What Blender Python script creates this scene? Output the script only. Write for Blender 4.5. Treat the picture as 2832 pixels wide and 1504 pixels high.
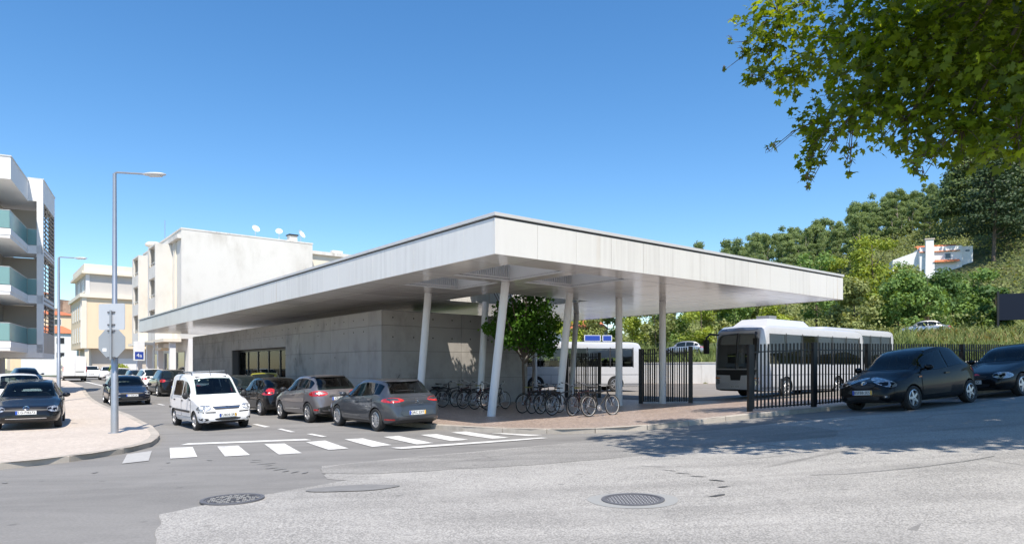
import bpy, bmesh, math, random
import numpy as np
from mathutils import Vector, Matrix, geometry
from mathutils.bvhtree import BVHTree

for o in list(bpy.data.objects): bpy.data.objects.remove(o)
SC = bpy.context.scene
COL = SC.collection
R = math.radians
random.seed(7)
RNG = np.random.default_rng(11)

# ------------------------------------------------------------------ camera, sky, sun, exposure
cam_d = bpy.data.cameras.new('camera')
cam_d.sensor_width = 36.0
cam_d.lens = 23.63
cam_d.shift_y = 0.0936
cam_d.clip_end = 6000
cam = bpy.data.objects.new('camera', cam_d)
COL.objects.link(cam)
cam.location = (0, 0, 1.6)
cam.rotation_euler = (R(90), 0, 0)
SC.camera = cam

SUN_AZ = (0.20, -0.98)      # horizontal direction towards the sun
SUN_EL = R(59)
w = bpy.data.worlds.new('World'); SC.world = w; w.use_nodes = True
nt = w.node_tree
bgn = nt.nodes.get('Background') or nt.nodes.new('ShaderNodeBackground')
sky = nt.nodes.new('ShaderNodeTexSky')
sky.sky_type = 'NISHITA'; sky.sun_disc = False
sky.sun_elevation = SUN_EL
sky.sun_rotation = math.atan2(SUN_AZ[0], SUN_AZ[1])
sky.altitude = 0; sky.air_density = 1.0; sky.dust_density = 0.35; sky.ozone_density = 2.2
hs = nt.nodes.new('ShaderNodeHueSaturation')
hs.inputs['Saturation'].default_value = 1.28; hs.inputs['Value'].default_value = 1.07
nt.links.new(sky.outputs[0], hs.inputs['Color']); nt.links.new(hs.outputs[0], bgn.inputs['Color'])
bgn.inputs['Strength'].default_value = 0.143

sun_d = bpy.data.lights.new('sun', 'SUN')
sun_d.energy = 5.0; sun_d.angle = R(0.53); sun_d.color = (1.0, 0.925, 0.82)
sun = bpy.data.objects.new('sun', sun_d); COL.objects.link(sun)
sdir = Vector((SUN_AZ[0]*math.cos(SUN_EL), SUN_AZ[1]*math.cos(SUN_EL), math.sin(SUN_EL)))
sun.rotation_euler = sdir.to_track_quat('Z', 'Y').to_euler()
sun.location = (0, -20, 60)

SC.view_settings.view_transform = 'Standard'
SC.view_settings.look = 'None'
SC.view_settings.exposure = 0.40
SC.view_settings.gamma = 1.0
SC.view_settings.use_curve_mapping = False
SC.cycles.use_denoising = True
SC.cycles.max_bounces = 7
SC.cycles.transparent_max_bounces = 14
SC.cycles.sample_clamp_indirect = 6

GC = np.array([
 (0,0,.03),(-3.4,8,0),(1.5,8,.03),(4,5,.12),(8,9,.38),(-9.5,12.6,-.30),(-12,8,-.28),(-20,12,-.35),(-10,19,-.36),(-10,22,-.35),(-20,34,-.27),(-28,46,-.1),
 (-45,68,.3),(-62,95,.35),(-40,30,-.2),(-60,60,.2),(-3.8,19.3,-.18),(-7,23,-.22),(-12,30,-.24),(-24,45,-.15),(-36,62,.1),
 (-.4,17.8,-.13),(1.1,17.1,-.10),(2.7,16.6,-.02),(4.2,17,.08),(6.5,18,.25),(9.05,19.3,.33),(10.5,18,.45),(13,20,.58),(20,25.5,.95),(28,31,1.3),(12,22.5,.45),(20,30,.72),
 (7,22,.16),(2,23,-.12),(-3,24,-.13),(5,30,-.12),(-5,35,-.12),(5,45,-.1),(0,55,-.1),(-15,48,-.12),(-25,60,-.08),(11,32,-.02),(20,40,.2),(17,60,0),(30,50,.5),(-10,80,.1),
 (15,11,.95),(25,17,1.5),(12,4,.5),(-12,0,-.15),(35,60,1.0),(-20,90,.2)],dtype=float)
def _tps_fit():
    X=GC[:,:2]; n=len(X)
    d=np.linalg.norm(X[:,None]-X[None],axis=2)
    K=np.where(d>0,d*d*np.log(np.maximum(d,1e-9)),0)+np.eye(n)*4.0
    Pm=np.hstack([np.ones((n,1)),X]); A=np.zeros((n+3,n+3)); A[:n,:n]=K; A[:n,n:]=Pm; A[n:,:n]=Pm.T
    return np.linalg.solve(A,np.concatenate([GC[:,2],np.zeros(3)]))
_TW=_tps_fit()
def gv(x,y):
    """road level (vectorised)"""
    x=np.asarray(x,float); y=np.asarray(y,float)
    xc=np.clip(x,-70,45); yc=np.clip(y,-8,100)
    d2=(xc[...,None]-GC[:,0])**2+(yc[...,None]-GC[:,1])**2
    k=np.where(d2>1e-12,.5*d2*np.log(np.maximum(d2,1e-12)),0)
    return np.clip(k@_TW[:-3]+_TW[-3]+_TW[-2]*xc+_TW[-1]*yc,-.6,2.2)
def g(x,y): return float(gv(np.array(x),np.array(y)))
# ------------------------------------------------------------------ helpers
class MB:
    """collects geometry for ONE mesh object"""
    def __init__(s): s.v=[]; s.f=[]; s.m=[]
    def add(s, verts, faces, mi=0, M=None):
        b=len(s.v)
        if M is not None: verts=[tuple(M@Vector(p)) for p in verts]
        s.v.extend(tuple(p) for p in verts)
        for f in faces: s.f.append(tuple(i+b for i in f)); s.m.append(mi)
        return s
    def box(s,x0,x1,y0,y1,z0,z1,mi=0,M=None):
        return s.add([(x0,y0,z0),(x1,y0,z0),(x1,y1,z0),(x0,y1,z0),(x0,y0,z1),(x1,y0,z1),(x1,y1,z1),(x0,y1,z1)],
          [(0,3,2,1),(4,5,6,7),(0,1,5,4),(1,2,6,5),(2,3,7,6),(3,0,4,7)],mi,M)
    def hexa(s,b,t,mi=0):
        n=len(b); return s.add(list(b)+list(t),[tuple(reversed(range(n))),tuple(range(n,2*n))]+[(i,(i+1)%n,n+(i+1)%n,n+i) for i in range(n)],mi)
    def prism(s,poly,z0,z1,mi=0,M=None):
        n=len(poly)
        return s.add([(x,y,z0) for x,y in poly]+[(x,y,z1) for x,y in poly],[tuple(reversed(range(n))),tuple(range(n,2*n))]+[(i,(i+1)%n,n+(i+1)%n,n+i) for i in range(n)],mi,M)
    def tube(s,pts,rad,n=8,mi=0,cap=True,closed=False):
        pts=[Vector(p) for p in pts]; k=len(pts)
        if not hasattr(rad,'__len__'): rad=[rad]*k
        b=len(s.v); up=None
        for i,p in enumerate(pts):
            if closed: d=pts[(i+1)%k]-pts[i-1]
            else: d=(pts[min(i+1,k-1)]-pts[max(i-1,0)])
            d=d.normalized() if d.length>1e-9 else Vector((0,0,1))
            if up is None: up=d.orthogonal().normalized()
            a=(up-d*up.dot(d)); a=a.normalized() if a.length>1e-6 else d.orthogonal().normalized()
            up=a; c=d.cross(a)
            for j in range(n):
                t=2*math.pi*j/n; s.v.append(tuple(p+(a*math.cos(t)+c*math.sin(t))*rad[i]))
        for i in range(k if closed else k-1):
            i2=(i+1)%k
            for j in range(n):
                s.f.append((b+i*n+j,b+i*n+(j+1)%n,b+i2*n+(j+1)%n,b+i2*n+j)); s.m.append(mi)
        if cap and not closed:
            s.f.append(tuple(b+j for j in reversed(range(n)))); s.m.append(mi)
            s.f.append(tuple(b+(k-1)*n+j for j in range(n))); s.m.append(mi)
        return s
    def lathe(s,prof,n=24,mi=0,M=None,axis='z'):
        b=[]; k=len(prof)
        for r,h in prof:
            for j in range(n):
                t=2*math.pi*j/n; c,q=r*math.cos(t),r*math.sin(t)
                b.append((c,q,h) if axis=='z' else (c,h,q))
        f=[]
        for i in range(k-1):
            for j in range(n): 
                q=(i*n+j,i*n+(j+1)%n,(i+1)*n+(j+1)%n,(i+1)*n+j)
                f.append(q if axis=='z' else q[::-1])
        return s.add(b,f,mi,M)
    def ball(s,c,r,n=12,m=8,mi=0):
        r=r if hasattr(r,'__len__') else (r,r,r); b=[]; f=[]
        for i in range(m+1):
            a=math.pi*i/m
            for j in range(n):
                t=2*math.pi*j/n; b.append((c[0]+r[0]*math.sin(a)*math.cos(t),c[1]+r[1]*math.sin(a)*math.sin(t),c[2]-r[2]*math.cos(a)))
        for i in range(m):
            for j in range(n): f.append((i*n+j,i*n+(j+1)%n,(i+1)*n+(j+1)%n,(i+1)*n+j))
        return s.add(b,f,mi)
    def mesh(s,name,mats,smooth=False,angle=None):
        me=bpy.data.meshes.new(name); me.from_pydata(s.v,[],s.f)
        for m in (mats if isinstance(mats,(list,tuple)) else [mats]): me.materials.append(m)
        if any(s.m): me.polygons.foreach_set('material_index',s.m)
        if smooth:
            me.polygons.foreach_set('use_smooth',[True]*len(s.f))
            me.set_sharp_from_angle(angle=R(angle or 35))
        me.update(); return me
    def build(s,name,mats,parent=None,smooth=False,angle=None,**kw):
        return link(name,s.mesh(name,mats,smooth,angle),parent,**kw)
def link(name,data,parent=None,loc=None,rot=None,scale=None,mat=None):
    o=bpy.data.objects.new(name,data); COL.objects.link(o)
    if parent is not None: o.parent=parent
    if loc is not None: o.location=loc
    if rot is not None: o.rotation_euler=rot
    if scale is not None: o.scale=scale
    if mat is not None: o.matrix_local=mat
    return o
def tag(o,label=None,cat=None,group=None,kind=None):
    if label: o['label']=label
    if cat: o['category']=cat
    if group: o['group']=group
    if kind: o['kind']=kind
    return o
def thing(name,label,cat,loc=(0,0,0),rz=0,group=None):
    o=bpy.data.objects.new(name,None); COL.objects.link(o); o.empty_display_size=.2
    o.location=loc; o.rotation_euler=(0,0,rz); return tag(o,label,cat,group)
KIDS={}
def copy_tree(o,parent=None):
    c=o.copy(); COL.objects.link(c)
    if parent is not None: c.parent=parent
    for ch in list(o.children):
        if ch.name in bpy.data.objects and ch!=c: copy_tree(ch,c)
    return c
def npmesh(name,co,faces_n,mat,tint=None,smooth=False):
    """co (N,3); faces: equal sized polys given as (F,k) index array"""
    me=bpy.data.meshes.new(name); co=np.ascontiguousarray(co,dtype=np.float32); F=np.ascontiguousarray(faces_n,dtype=np.int32)
    me.vertices.add(len(co)); me.vertices.foreach_set('co',co.ravel())
    k=F.shape[1]; me.loops.add(F.size); me.loops.foreach_set('vertex_index',F.ravel())
    me.polygons.add(len(F)); me.polygons.foreach_set('loop_start',np.arange(0,F.size,k,dtype=np.int32))
    try: me.polygons.foreach_set('loop_total',np.full(len(F),k,dtype=np.int32))
    except Exception: pass
    if smooth: me.polygons.foreach_set('use_smooth',np.ones(len(F),dtype=bool))
    me.update(calc_edges=True)
    if tint is not None:
        a=me.attributes.new('tint','FLOAT','FACE'); a.data.foreach_set('value',np.asarray(tint,dtype=np.float32))
    me.materials.append(mat); return me
def inpoly(P,poly):
    P=np.asarray(P); x,y=P[:,0],P[:,1]; c=np.zeros(len(P),bool); n=len(poly)
    for i in range(n):
        x0,y0=poly[i]; x1,y1=poly[(i+1)%n]
        if y0==y1: continue
        m=((y0>y)!=(y1>y))&(x<(x1-x0)*(y-y0)/(y1-y0)+x0); c^=m
    return c
def densify(poly,step,closed=True):
    out=[]; n=len(poly)
    for i in range(n if closed else n-1):
        a=np.array(poly[i],float); b=np.array(poly[(i+1)%n],float); k=max(1,int(math.ceil(np.linalg.norm(b-a)/step)))
        for j in range(k): out.append(tuple(a+(b-a)*j/k))
    if not closed: out.append(tuple(poly[-1]))
    return out
def chaikin(poly,it=2,closed=True):
    for _ in range(it):
        q=[]; n=len(poly)
        if not closed: q.append(poly[0])
        for i in range(n if closed else n-1):
            a,b=poly[i],poly[(i+1)%n]
            q.append((a[0]*.75+b[0]*.25,a[1]*.75+b[1]*.25)); q.append((a[0]*.25+b[0]*.75,a[1]*.25+b[1]*.75))
        if not closed: q.append(poly[-1])
        poly=q
    return poly
def cdt(poly,step):
    out=densify(poly,step); P=np.array(out); lo,hi=P.min(0),P.max(0)
    gx,gy=np.meshgrid(np.arange(lo[0]+step*.5,hi[0],step),np.arange(lo[1]+step*.5,hi[1],step)); G=np.c_[gx.ravel(),gy.ravel()]
    if len(G):
        G=G[inpoly(G,out)]
        if len(G) and len(out)<1200:
            d=np.min(np.linalg.norm(G[:,None]-P[None],axis=2),axis=1) if len(G)*len(P)<4e6 else np.full(len(G),9)
            G=G[d>step*.35]
    pts=[Vector(p) for p in out]+[Vector(p) for p in G]; n=len(out)
    r=geometry.delaunay_2d_cdt(pts,[(i,(i+1)%n) for i in range(n)],[],1,1e-5)
    return [tuple(p) for p in r[0]],[tuple(f) for f in r[2]]
def drape(name,poly,step,off,mat,kind='structure',parent=None,thick=0):
    vs,fs=cdt(poly,step); V=np.array(vs); z=gv(V[:,0],V[:,1])+off
    mb=MB(); mb.add([(x,y,h) for (x,y),h in zip(vs,z)],fs)
    o=mb.build(name,mat,parent,smooth=True,angle=40)
    me=o.data
    if len(me.polygons) and me.polygons[0].normal.z<0: me.flip_normals()
    if kind and parent is None: o['kind']=kind
    return o
ANG=math.atan2(.6216,.7833)
OX,OY=-.43,17.0
def UV(v,u): return (OX+.7833*v-.6216*u, OY+.6216*v+.7833*u)
def toUV(x,y): return ((x-OX)*.7833+(y-OY)*.6216, -(x-OX)*.6216+(y-OY)*.7833)

# ------------------------------------------------------------------ materials
class NT:
    def __init__(s,name):
        s.m=bpy.data.materials.new(name); s.m.use_nodes=True; s.t=s.m.node_tree; s.b=s.t.nodes['Principled BSDF']; s.out=s.t.nodes['Material Output']
        s._pos=None
    def n(s,ty,**kw):
        x=s.t.nodes.new(ty)
        for k,v in kw.items(): setattr(x,k,v)
        return x
    def l(s,a,b): s.t.links.new(a,b)
    def put(s,sock,val):
        if hasattr(val,'is_linked') or hasattr(val,'links'): s.l(val,sock)
        else: sock.default_value=val
    def pos(s,obj=False):
        if obj: return s.n('ShaderNodeTexCoord').outputs['Object']
        if s._pos is None: s._pos=s.n('ShaderNodeNewGeometry').outputs['Position']
        return s._pos
    def map(s,vec,scale=(1,1,1),rot=(0,0,0)):
        x=s.n('ShaderNodeMapping'); s.l(vec,x.inputs['Vector']); x.inputs['Scale'].default_value=scale; x.inputs['Rotation'].default_value=rot; return x.outputs[0]
    def noise(s,scale,detail=3,rough=.55,vec=None,dist=0):
        x=s.n('ShaderNodeTexNoise'); s.l(vec if vec is not None else s.pos(),x.inputs['Vector']); x.inputs['Scale'].default_value=scale; x.inputs['Detail'].default_value=detail
        x.inputs['Roughness'].default_value=rough; x.inputs['Distortion'].default_value=dist; return x.outputs['Fac']
    def voro(s,scale,vec=None,feature='F1',out='Distance',rnd=1):
        x=s.n('ShaderNodeTexVoronoi'); x.feature=feature; s.l(vec if vec is not None else s.pos(),x.inputs['Vector']); x.inputs['Scale'].default_value=scale
        x.inputs['Randomness'].default_value=rnd; return x.outputs[out]
    def ramp(s,fac,stops,interp='LINEAR'):
        x=s.n('ShaderNodeValToRGB'); s.l(fac,x.inputs['Fac']); r=x.color_ramp; r.interpolation=interp
        while len(r.elements)>len(stops): r.elements.remove(r.elements[-1])
        while len(r.elements)<len(stops): r.elements.new(.5)
        for e,(p,c) in zip(r.elements,stops):
            e.position=p; e.color=(c,c,c,1) if not hasattr(c,'__len__') else (*c,1)
        return x.outputs['Color']
    def mix(s,fac,a,b,mode='MIX'):
        x=s.n('ShaderNodeMix',data_type='RGBA',blend_type=mode); 
        s.put(x.inputs[0],fac)
        for i,v in ((6,a),(7,b)):
            if hasattr(v,'links'): s.l(v,x.inputs[i])
            else: x.inputs[i].default_value=(*v,1) if hasattr(v,'__len__') else (v,v,v,1)
        return x.outputs[2]
    def math(s,op,a,b=None,clamp=False):
        x=s.n('ShaderNodeMath',operation=op,use_clamp=clamp); s.put(x.inputs[0],a)
        if b is not None: s.put(x.inputs[1],b)
        return x.outputs[0]
    def col(s,c): s.put(s.b.inputs['Base Color'],(*c,1) if isinstance(c,tuple) and len(c)==3 else c)
    def rough(s,v): s.put(s.b.inputs['Roughness'],v)
    def bump(s,h,strength=.3,dist=.02):
        x=s.n('ShaderNodeBump'); s.l(h,x.inputs['Height']); x.inputs['Strength'].default_value=strength; x.inputs['Distance'].default_value=dist
        s.l(x.outputs[0],s.b.inputs['Normal'])
    def set(s,**kw):
        for k,v in kw.items(): s.put(s.b.inputs[k.replace('_',' ')],v)
    def objrand(s,c,amt=.06):
        r=s.n('ShaderNodeObjectInfo').outputs['Random']; k=s.math('MULTIPLY_ADD',r,2*amt); 
        k.node.inputs[2].default_value=1-amt
        return s.mix(1.0,c,k,'MULTIPLY')
MATS={}
def plain(name,c,rough=.5,metal=0,coat=0,var=.06,scale=3.0,bump=0,spec=.5,rnd=0,dirt=0):
    """one colour with slight mottling and grime"""
    if name in MATS: return MATS[name]
    t=NT(name); n=t.noise(scale,4,.6)
    lo=tuple(x*(1-var) for x in c); hi=tuple(min(1,x*(1+var)) for x in c)
    q=t.mix(n,lo,hi)
    if dirt:
        d=t.ramp(t.noise(scale*.4,5,.7),[(.48,0),(.75,1)]); q=t.mix(t.math('MULTIPLY',d,dirt),q,tuple(x*.55 for x in c))
    if rnd: q=t.objrand(q,rnd)
    t.col(q); t.rough(rough); t.set(Metallic=metal)
    t.b.inputs['Specular IOR Level'].default_value=spec
    if coat: t.b.inputs['Coat Weight'].default_value=coat; t.b.inputs['Coat Roughness'].default_value=.04
    if bump: t.bump(t.noise(scale*12,3),bump,.01)
    MATS[name]=t.m; return t.m
def streaky(name,c,dark,rough=.45,amt=.5,sx=5,sz=.25,stain=None,spec=.5,rnd=.02,bump=.05,metal=0):
    """sheet or plaster with vertical run-off streaks"""
    if name in MATS: return MATS[name]
    t=NT(name); v=t.map(t.pos(),(sx,sx,sz)); a=t.noise(1.0,5,.65,v); b=t.noise(.35,3,.6)
    m=t.math('MULTIPLY',t.ramp(a,[(.42,0),(.72,1)]),t.ramp(b,[(.38,0),(.68,1)])); q=t.mix(t.math('MULTIPLY',m,amt),c,dark)
    f=t.noise(14,4,.7); q=t.mix(t.math('MULTIPLY',f,.10),q,dark)
    if stain:
        k=t.math('MULTIPLY',t.ramp(t.noise(1.0,3,.6,t.map(t.pos(),(sx*.8,sx*.8,.12))),[(.6,0),(.72,1)]),t.ramp(t.noise(.16,2,.5),[(.52,0),(.6,1)]))
        q=t.mix(t.math('MULTIPLY',k,.55),q,stain)
    if rnd: q=t.objrand(q,rnd)
    t.col(q); t.rough(rough); t.b.inputs['Specular IOR Level'].default_value=spec; t.set(Metallic=metal)
    if bump: t.bump(t.noise(30,3),bump,.01)
    MATS[name]=t.m; return t.m
def asphalt(name,lo,hi,grain,large,coarse=False,crack=.5):
    t=NT(name)
    if coarse:
        v=t.voro(grain); c1=t.voro(grain,out='Color'); fine=t.noise(grain*1.6,2,.6)
        q=t.mix(t.ramp(t.mix(.35,c1,fine),[(.22,0),(.68,1)]),lo,hi)
        q=t.mix(t.ramp(v,[(.45,0),(.75,.5)]),q,tuple(x*.6 for x in lo))
    else:
        v=t.noise(grain,3,.7); q=t.mix(t.ramp(v,[(.3,0),(.7,1)]),lo,hi)
    band=t.noise(1.0,4,.6,t.map(t.pos(),(large*.35,large*1.6,1),(0,0,R(12))),1.2)
    q=t.mix(t.math('MULTIPLY',t.ramp(band,[(.40,0),(.68,1)]),.42),q,tuple(x*.55 for x in lo)); q=t.mix(t.math('MULTIPLY',t.ramp(t.noise(.8,4,.6),[(.45,0),(.75,1)]),.25),q,tuple(min(1,x*1.15) for x in hi))
    spots=t.ramp(t.voro(1.1),[(.03,1),(.075,0)]); q=t.mix(t.math('MULTIPLY',spots,.4),q,tuple(x*.3 for x in lo))
    if crack:
        cr=t.ramp(t.voro(.28,t.mix(.12,t.pos(),t.n('ShaderNodeTexNoise').outputs['Color']),'DISTANCE_TO_EDGE'),[(.0,1),(.012,0)])
        msk=t.ramp(t.noise(.3,2),[(.52,0),(.6,1)]); q=t.mix(t.math('MULTIPLY',t.math('MULTIPLY',cr,msk),crack),q,tuple(x*.3 for x in lo))
    t.col(q); t.rough(.85); t.b.inputs['Specular IOR Level'].default_value=.35
    t.bump(t.noise(grain*.8,3,.7),.55 if coarse else .25,.012 if coarse else .006); return t.m
def cobble(name,c1,c2,joint,scale,rough=.6,spec=.4,warp=.0,bump=.6):
    t=NT(name); p=t.map(t.pos(),(1,1,.01),(0,0,R(38)))
    d=t.voro(scale,p,'DISTANCE_TO_EDGE','Distance',.55); cc=t.voro(scale,p,'F1','Color',.55); big=t.noise(.5,4,.6)
    q=t.mix(cc,c1,c2); q=t.mix(t.math('MULTIPLY',t.ramp(big,[(.4,0),(.75,1)]),.35),q,tuple(x*.7 for x in c1))
    q=t.mix(t.ramp(d,[(.02,.75),(.11,0)]),q,joint)
    t.col(q); t.rough(rough); t.b.inputs['Specular IOR Level'].default_value=spec
    t.bump(t.ramp(d,[(.0,0),(.16,1)]),bump,.012); return t.m
def leafmat(name,dark,light,trans=.45,hue=(1.25,1.1,.5),rough=.5,gloss=.25):
    t=NT(name); a=t.n('ShaderNodeAttribute'); a.attribute_name='tint'
    r=t.n('ShaderNodeObjectInfo').outputs['Random']
    f=t.math('ADD',t.math('MULTIPLY',a.outputs['Fac'],.8),t.math('MULTIPLY',r,.2)); c=t.mix(f,dark,light)
    t.col(c); t.rough(rough); t.b.inputs['Specular IOR Level'].default_value=gloss
    tr=t.n('ShaderNodeBsdfTranslucent'); c2=t.mix(1.0,c,hue,'MULTIPLY'); t.l(c2,tr.inputs['Color'])
    mx=t.n('ShaderNodeMixShader'); mx.inputs[0].default_value=trans; t.l(t.b.outputs[0],mx.inputs[1]); t.l(tr.outputs[0],mx.inputs[2]); t.l(mx.outputs[0],t.out.inputs['Surface']); return t.m
def paint(name,c,metal=.0,rough=.32,coat=1.0):
    if name in MATS: return MATS[name]
    t=NT(name); d=t.noise(2.2,4,.65,t.pos(True)); q=t.mix(t.math('MULTIPLY',t.ramp(d,[(.45,0),(.8,1)]),.5),c,tuple(x*.85+.006 for x in c))
    t.col(q); t.rough(rough); t.set(Metallic=metal); t.b.inputs['Coat Weight'].default_value=coat*.8; t.b.inputs['Specular IOR Level'].default_value=.15
    t.put(t.b.inputs['Coat Roughness'],t.math('MULTIPLY',d,.05)); MATS[name]=t.m; return t.m
m_asph=asphalt('asphalt_smooth',(.185,.178,.168),(.255,.245,.23),38,.5,False,.0)
m_asph2=asphalt('asphalt_chipped',(.23,.221,.208),(.47,.45,.418),58,.45,True,.45)
m_asph3=asphalt('asphalt_chipped_dark',(.185,.178,.168),(.36,.345,.32),62,.45,True,.3)
m_yard=asphalt('yard_asphalt',(.20,.18,.155),(.28,.25,.22),20,.3,False,0)
t_=NT('road_paint'); a_=t_.noise(55,3,.75); b_=t_.noise(3.2,4,.65); k_=t_.math('ADD',t_.math('MULTIPLY',a_,.55),t_.math('MULTIPLY',b_,.55))
q_=t_.mix(t_.ramp(k_,[(.56,0),(.70,.85)]),(.70,.69,.66),(.27,.26,.25)); q_=t_.mix(t_.math('MULTIPLY',t_.ramp(t_.noise(.9,3),[(.45,0),(.7,1)]),.3),q_,(.42,.40,.37)); t_.col(q_); t_.rough(.65); m_white=t_.m
m_pale=plain('road_paint_worn',(.42,.41,.39),.7,var=.1,scale=9,dirt=.3)
m_pave=cobble('pavement_limestone',(.46,.395,.335),(.61,.535,.46),(.42,.37,.32),11,.75,.3,0,.4)
m_plaza=cobble('plaza_setts',(.33,.25,.205),(.50,.40,.34),(.16,.13,.11),9,.42,.5,0,.7)
m_kerb=streaky('kerb_stone',(.42,.38,.33),(.20,.18,.15),.8,.7,4,1.5,None,.3,.10,.3)
m_conc=streaky('cast_concrete',(.37,.35,.325),(.13,.125,.118),.82,.95,1.3,.9,None,.35,.05,.15)
m_fascia=streaky('fascia_panel',(.74,.73,.70),(.47,.45,.42),.42,.65,6,.2,(.46,.34,.20),.5,.02,.03)
m_cap=plain('cap_metal',(.62,.62,.61),.4,.1)
m_soffit=streaky('soffit_panel',(.74,.73,.71),(.50,.49,.47),.14,.6,.8,.8,None,.6,.10,.02)
m_black=plain('black_steel',(.012,.012,.013),.42,.0,var=.2)
m_dark=plain('dark_void',(.02,.02,.021),.7)
m_col=plain('column_white',(.74,.74,.74),.38,var=.03)
m_galv=plain('galvanised',(.42,.43,.45),.42,.75,var=.12,scale=6)
m_sign=plain('sign_back',(.40,.42,.44),.45,.5,var=.05)
m_glassd=NT('window_glass'); m_glassd.col((.03,.036,.04)); m_glassd.rough(.03); m_glassd.b.inputs['Specular IOR Level'].default_value=.8; m_glassd=m_glassd.m
def solid(name,c,rough=.4,metal=0,spec=.5,emit=None):
    if name in MATS: return MATS[name]
    t=NT(name); t.col(c); t.rough(rough); t.set(Metallic=metal); t.b.inputs['Specular IOR Level'].default_value=spec; MATS[name]=t.m; return t.m
# ------------------------------------------------------------------ terrain, road, pavements
def sstep(a,b,x):
    t=np.clip((np.asarray(x,float)-a)/(b-a),0,1); return t*t*(3-2*t)
def st(x,y): return (np.asarray(x)-17.5)*.53+(np.asarray(y)-62)*.85, (np.asarray(x)-17.5)*.85-(np.asarray(y)-62)*.53
def tv(x,y):
    """hill terrain height"""
    s,t=st(x,y); A=sstep(-48,-14,t); R_=np.clip(21+.34*t,9,44)
    bank=1.6+3.0*sstep(0,11,s); hill=(R_-4.5)*sstep(14,88,s)
    lump=.8*np.sin(np.asarray(x)*.13+1)*np.cos(np.asarray(y)*.11)*sstep(14,40,s)
    return np.where(s<2.4,gv(x,y)-.3,A*(bank+hill+lump)+(1-A)*(gv(x,y)-.3))
def T(x,y): return float(tv(np.array(float(x)),np.array(float(y))))
def gridmesh(name,x0,x1,y0,y1,st_,f,mat):
    xs=np.arange(x0,x1+1e-6,st_); ys=np.arange(y0,y1+1e-6,st_); X,Y=np.meshgrid(xs,ys); Z=f(X,Y); nx,ny=len(xs),len(ys)
    co=np.c_[X.ravel(),Y.ravel(),Z.ravel()]; i=np.arange(nx*ny).reshape(ny,nx)
    F=np.stack([i[:-1,:-1],i[:-1,1:],i[1:,1:],i[1:,:-1]],-1).reshape(-1,4)
    return link(name,npmesh(name,co,F,mat,smooth=True))
t_=NT('hill_soil'); n_=t_.noise(.25,6,.65); n2_=t_.noise(4,4,.7)
q_=t_.ramp(t_.mix(.4,n_,n2_),[(.30,(.025,.045,.012)),(.48,(.05,.075,.02)),(.62,(.13,.12,.05)),(.8,(.22,.17,.09))])
t_.col(q_); t_.rough(.95); t_.bump(n2_,.6,.2); m_soil=t_.m
t_=NT('far_ground'); t_.col(t_.ramp(t_.noise(.02,5,.6),[(.35,(.06,.08,.03)),(.65,(.2,.17,.11))])); t_.rough(.95); m_far=t_.m
mb=MB(); N_=48
mb.add([(0,0,-3)]+[(4000*math.cos(2*math.pi*i/N_),4000*math.sin(2*math.pi*i/N_),-3) for i in range(N_)],[(0,1+i,1+(i+1)%N_) for i in range(N_)])
tag(mb.build('ground',m_far),'dry open land stretching out to the horizon','ground',kind='structure')
tag(gridmesh('hillside_terrain',-130,300,40,340,3.0,tv,m_soil),'green hillside rising behind the bus yard','hill',kind='structure')
tag(gridmesh('road',-72,47,-11,104,1.5,gv,m_asph),'grey asphalt road junction sloping up to the right','road',kind='structure')

# chipped old surface across the near carriageway
coarse=[(-3.1,-9),(-3.25,6.1),(-3.9,7.45),(-3.4,8.2),(-2.4,9.8),(-2.75,9.95),(-3.3,11.6),(-2.1,12.6),(.1,14.1),(2.55,15.5),(4.9,15.9),(7.2,16.6),(10,17.5),(16,20.5),(30,29.5),(44,38),(44,-9)]
rj=random.Random(4); coarse=[(x+rj.gauss(0,.022),y+rj.gauss(0,.022)) for x,y in densify(coarse,.22)]
o=drape('chipped_asphalt',coarse,1.2,.004,m_asph2); tag(o,'pale chipped asphalt surface in front of the crossing','road surface')
band=[(-3.28,11.5),(-2.1,12.5),(.1,14.0),(2.5,15.4),(4.9,15.8),(6.5,16.2),(6.9,13.2),(4.5,12.9),(2.2,11.9),(-.3,11.0),(-2.9,10.2)]
band=[(x+rj.gauss(0,.03),y+rj.gauss(0,.03)) for x,y in densify(chaikin(band,1),.3)]
o=drape('asphalt_repair_band',band,.8,.008,m_asph3); tag(o,'darker chipped asphalt band beyond the manholes','road surface')

# painted markings
STR=[[(-8.1,15.93),(-7.59,15.98),(-6.44,13.76),(-6.89,13.59)],[(-6.96,15.92),(-6.5,16.02),(-5.38,13.8),(-5.83,13.7)],[(-5.96,16.15),(-5.47,16.17),(-4.37,13.94),(-4.79,13.78)],
[(-5.01,16.41),(-4.63,16.67),(-3.56,14.69),(-3.95,14.47)],[(-4.21,16.9),(-3.77,17.06),(-2.73,15.24),(-3.09,14.91)],[(-3.31,17.31),(-2.97,17.5),(-1.8,15.52),(-2.17,15.29)],
[(-2.41,17.67),(-2.02,17.84),(-1.04,16.14),(-1.43,15.93)],[(-1.63,18.2),(-1.28,18.43),(-.09,16.5),(-.48,16.28)],[(-.55,17.78),(-.21,17.72),(.78,17.0),(.43,16.82)]]
ORD=['first','second','third','fourth','fifth','sixth','seventh','eighth','ninth']
for k,q in enumerate(STR):
    q=[(x+random.uniform(-.02,.02),y+random.uniform(-.02,.02)) for x,y in q]
    o=drape('crossing_stripe',q,.35,.012,m_white); tag(o,'white zebra crossing stripe, %s from the beige pavement corner'%ORD[k],'road marking','zebra crossing stripes')
o=drape('crossing_stripe',[(-8.43,14.72),(-8.21,15.32),(-7.19,13.3),(-7.49,12.91)],.35,.012,m_pale); tag(o,'worn pale zebra stripe against the beige pavement kerb','road marking','zebra crossing stripes')
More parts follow.
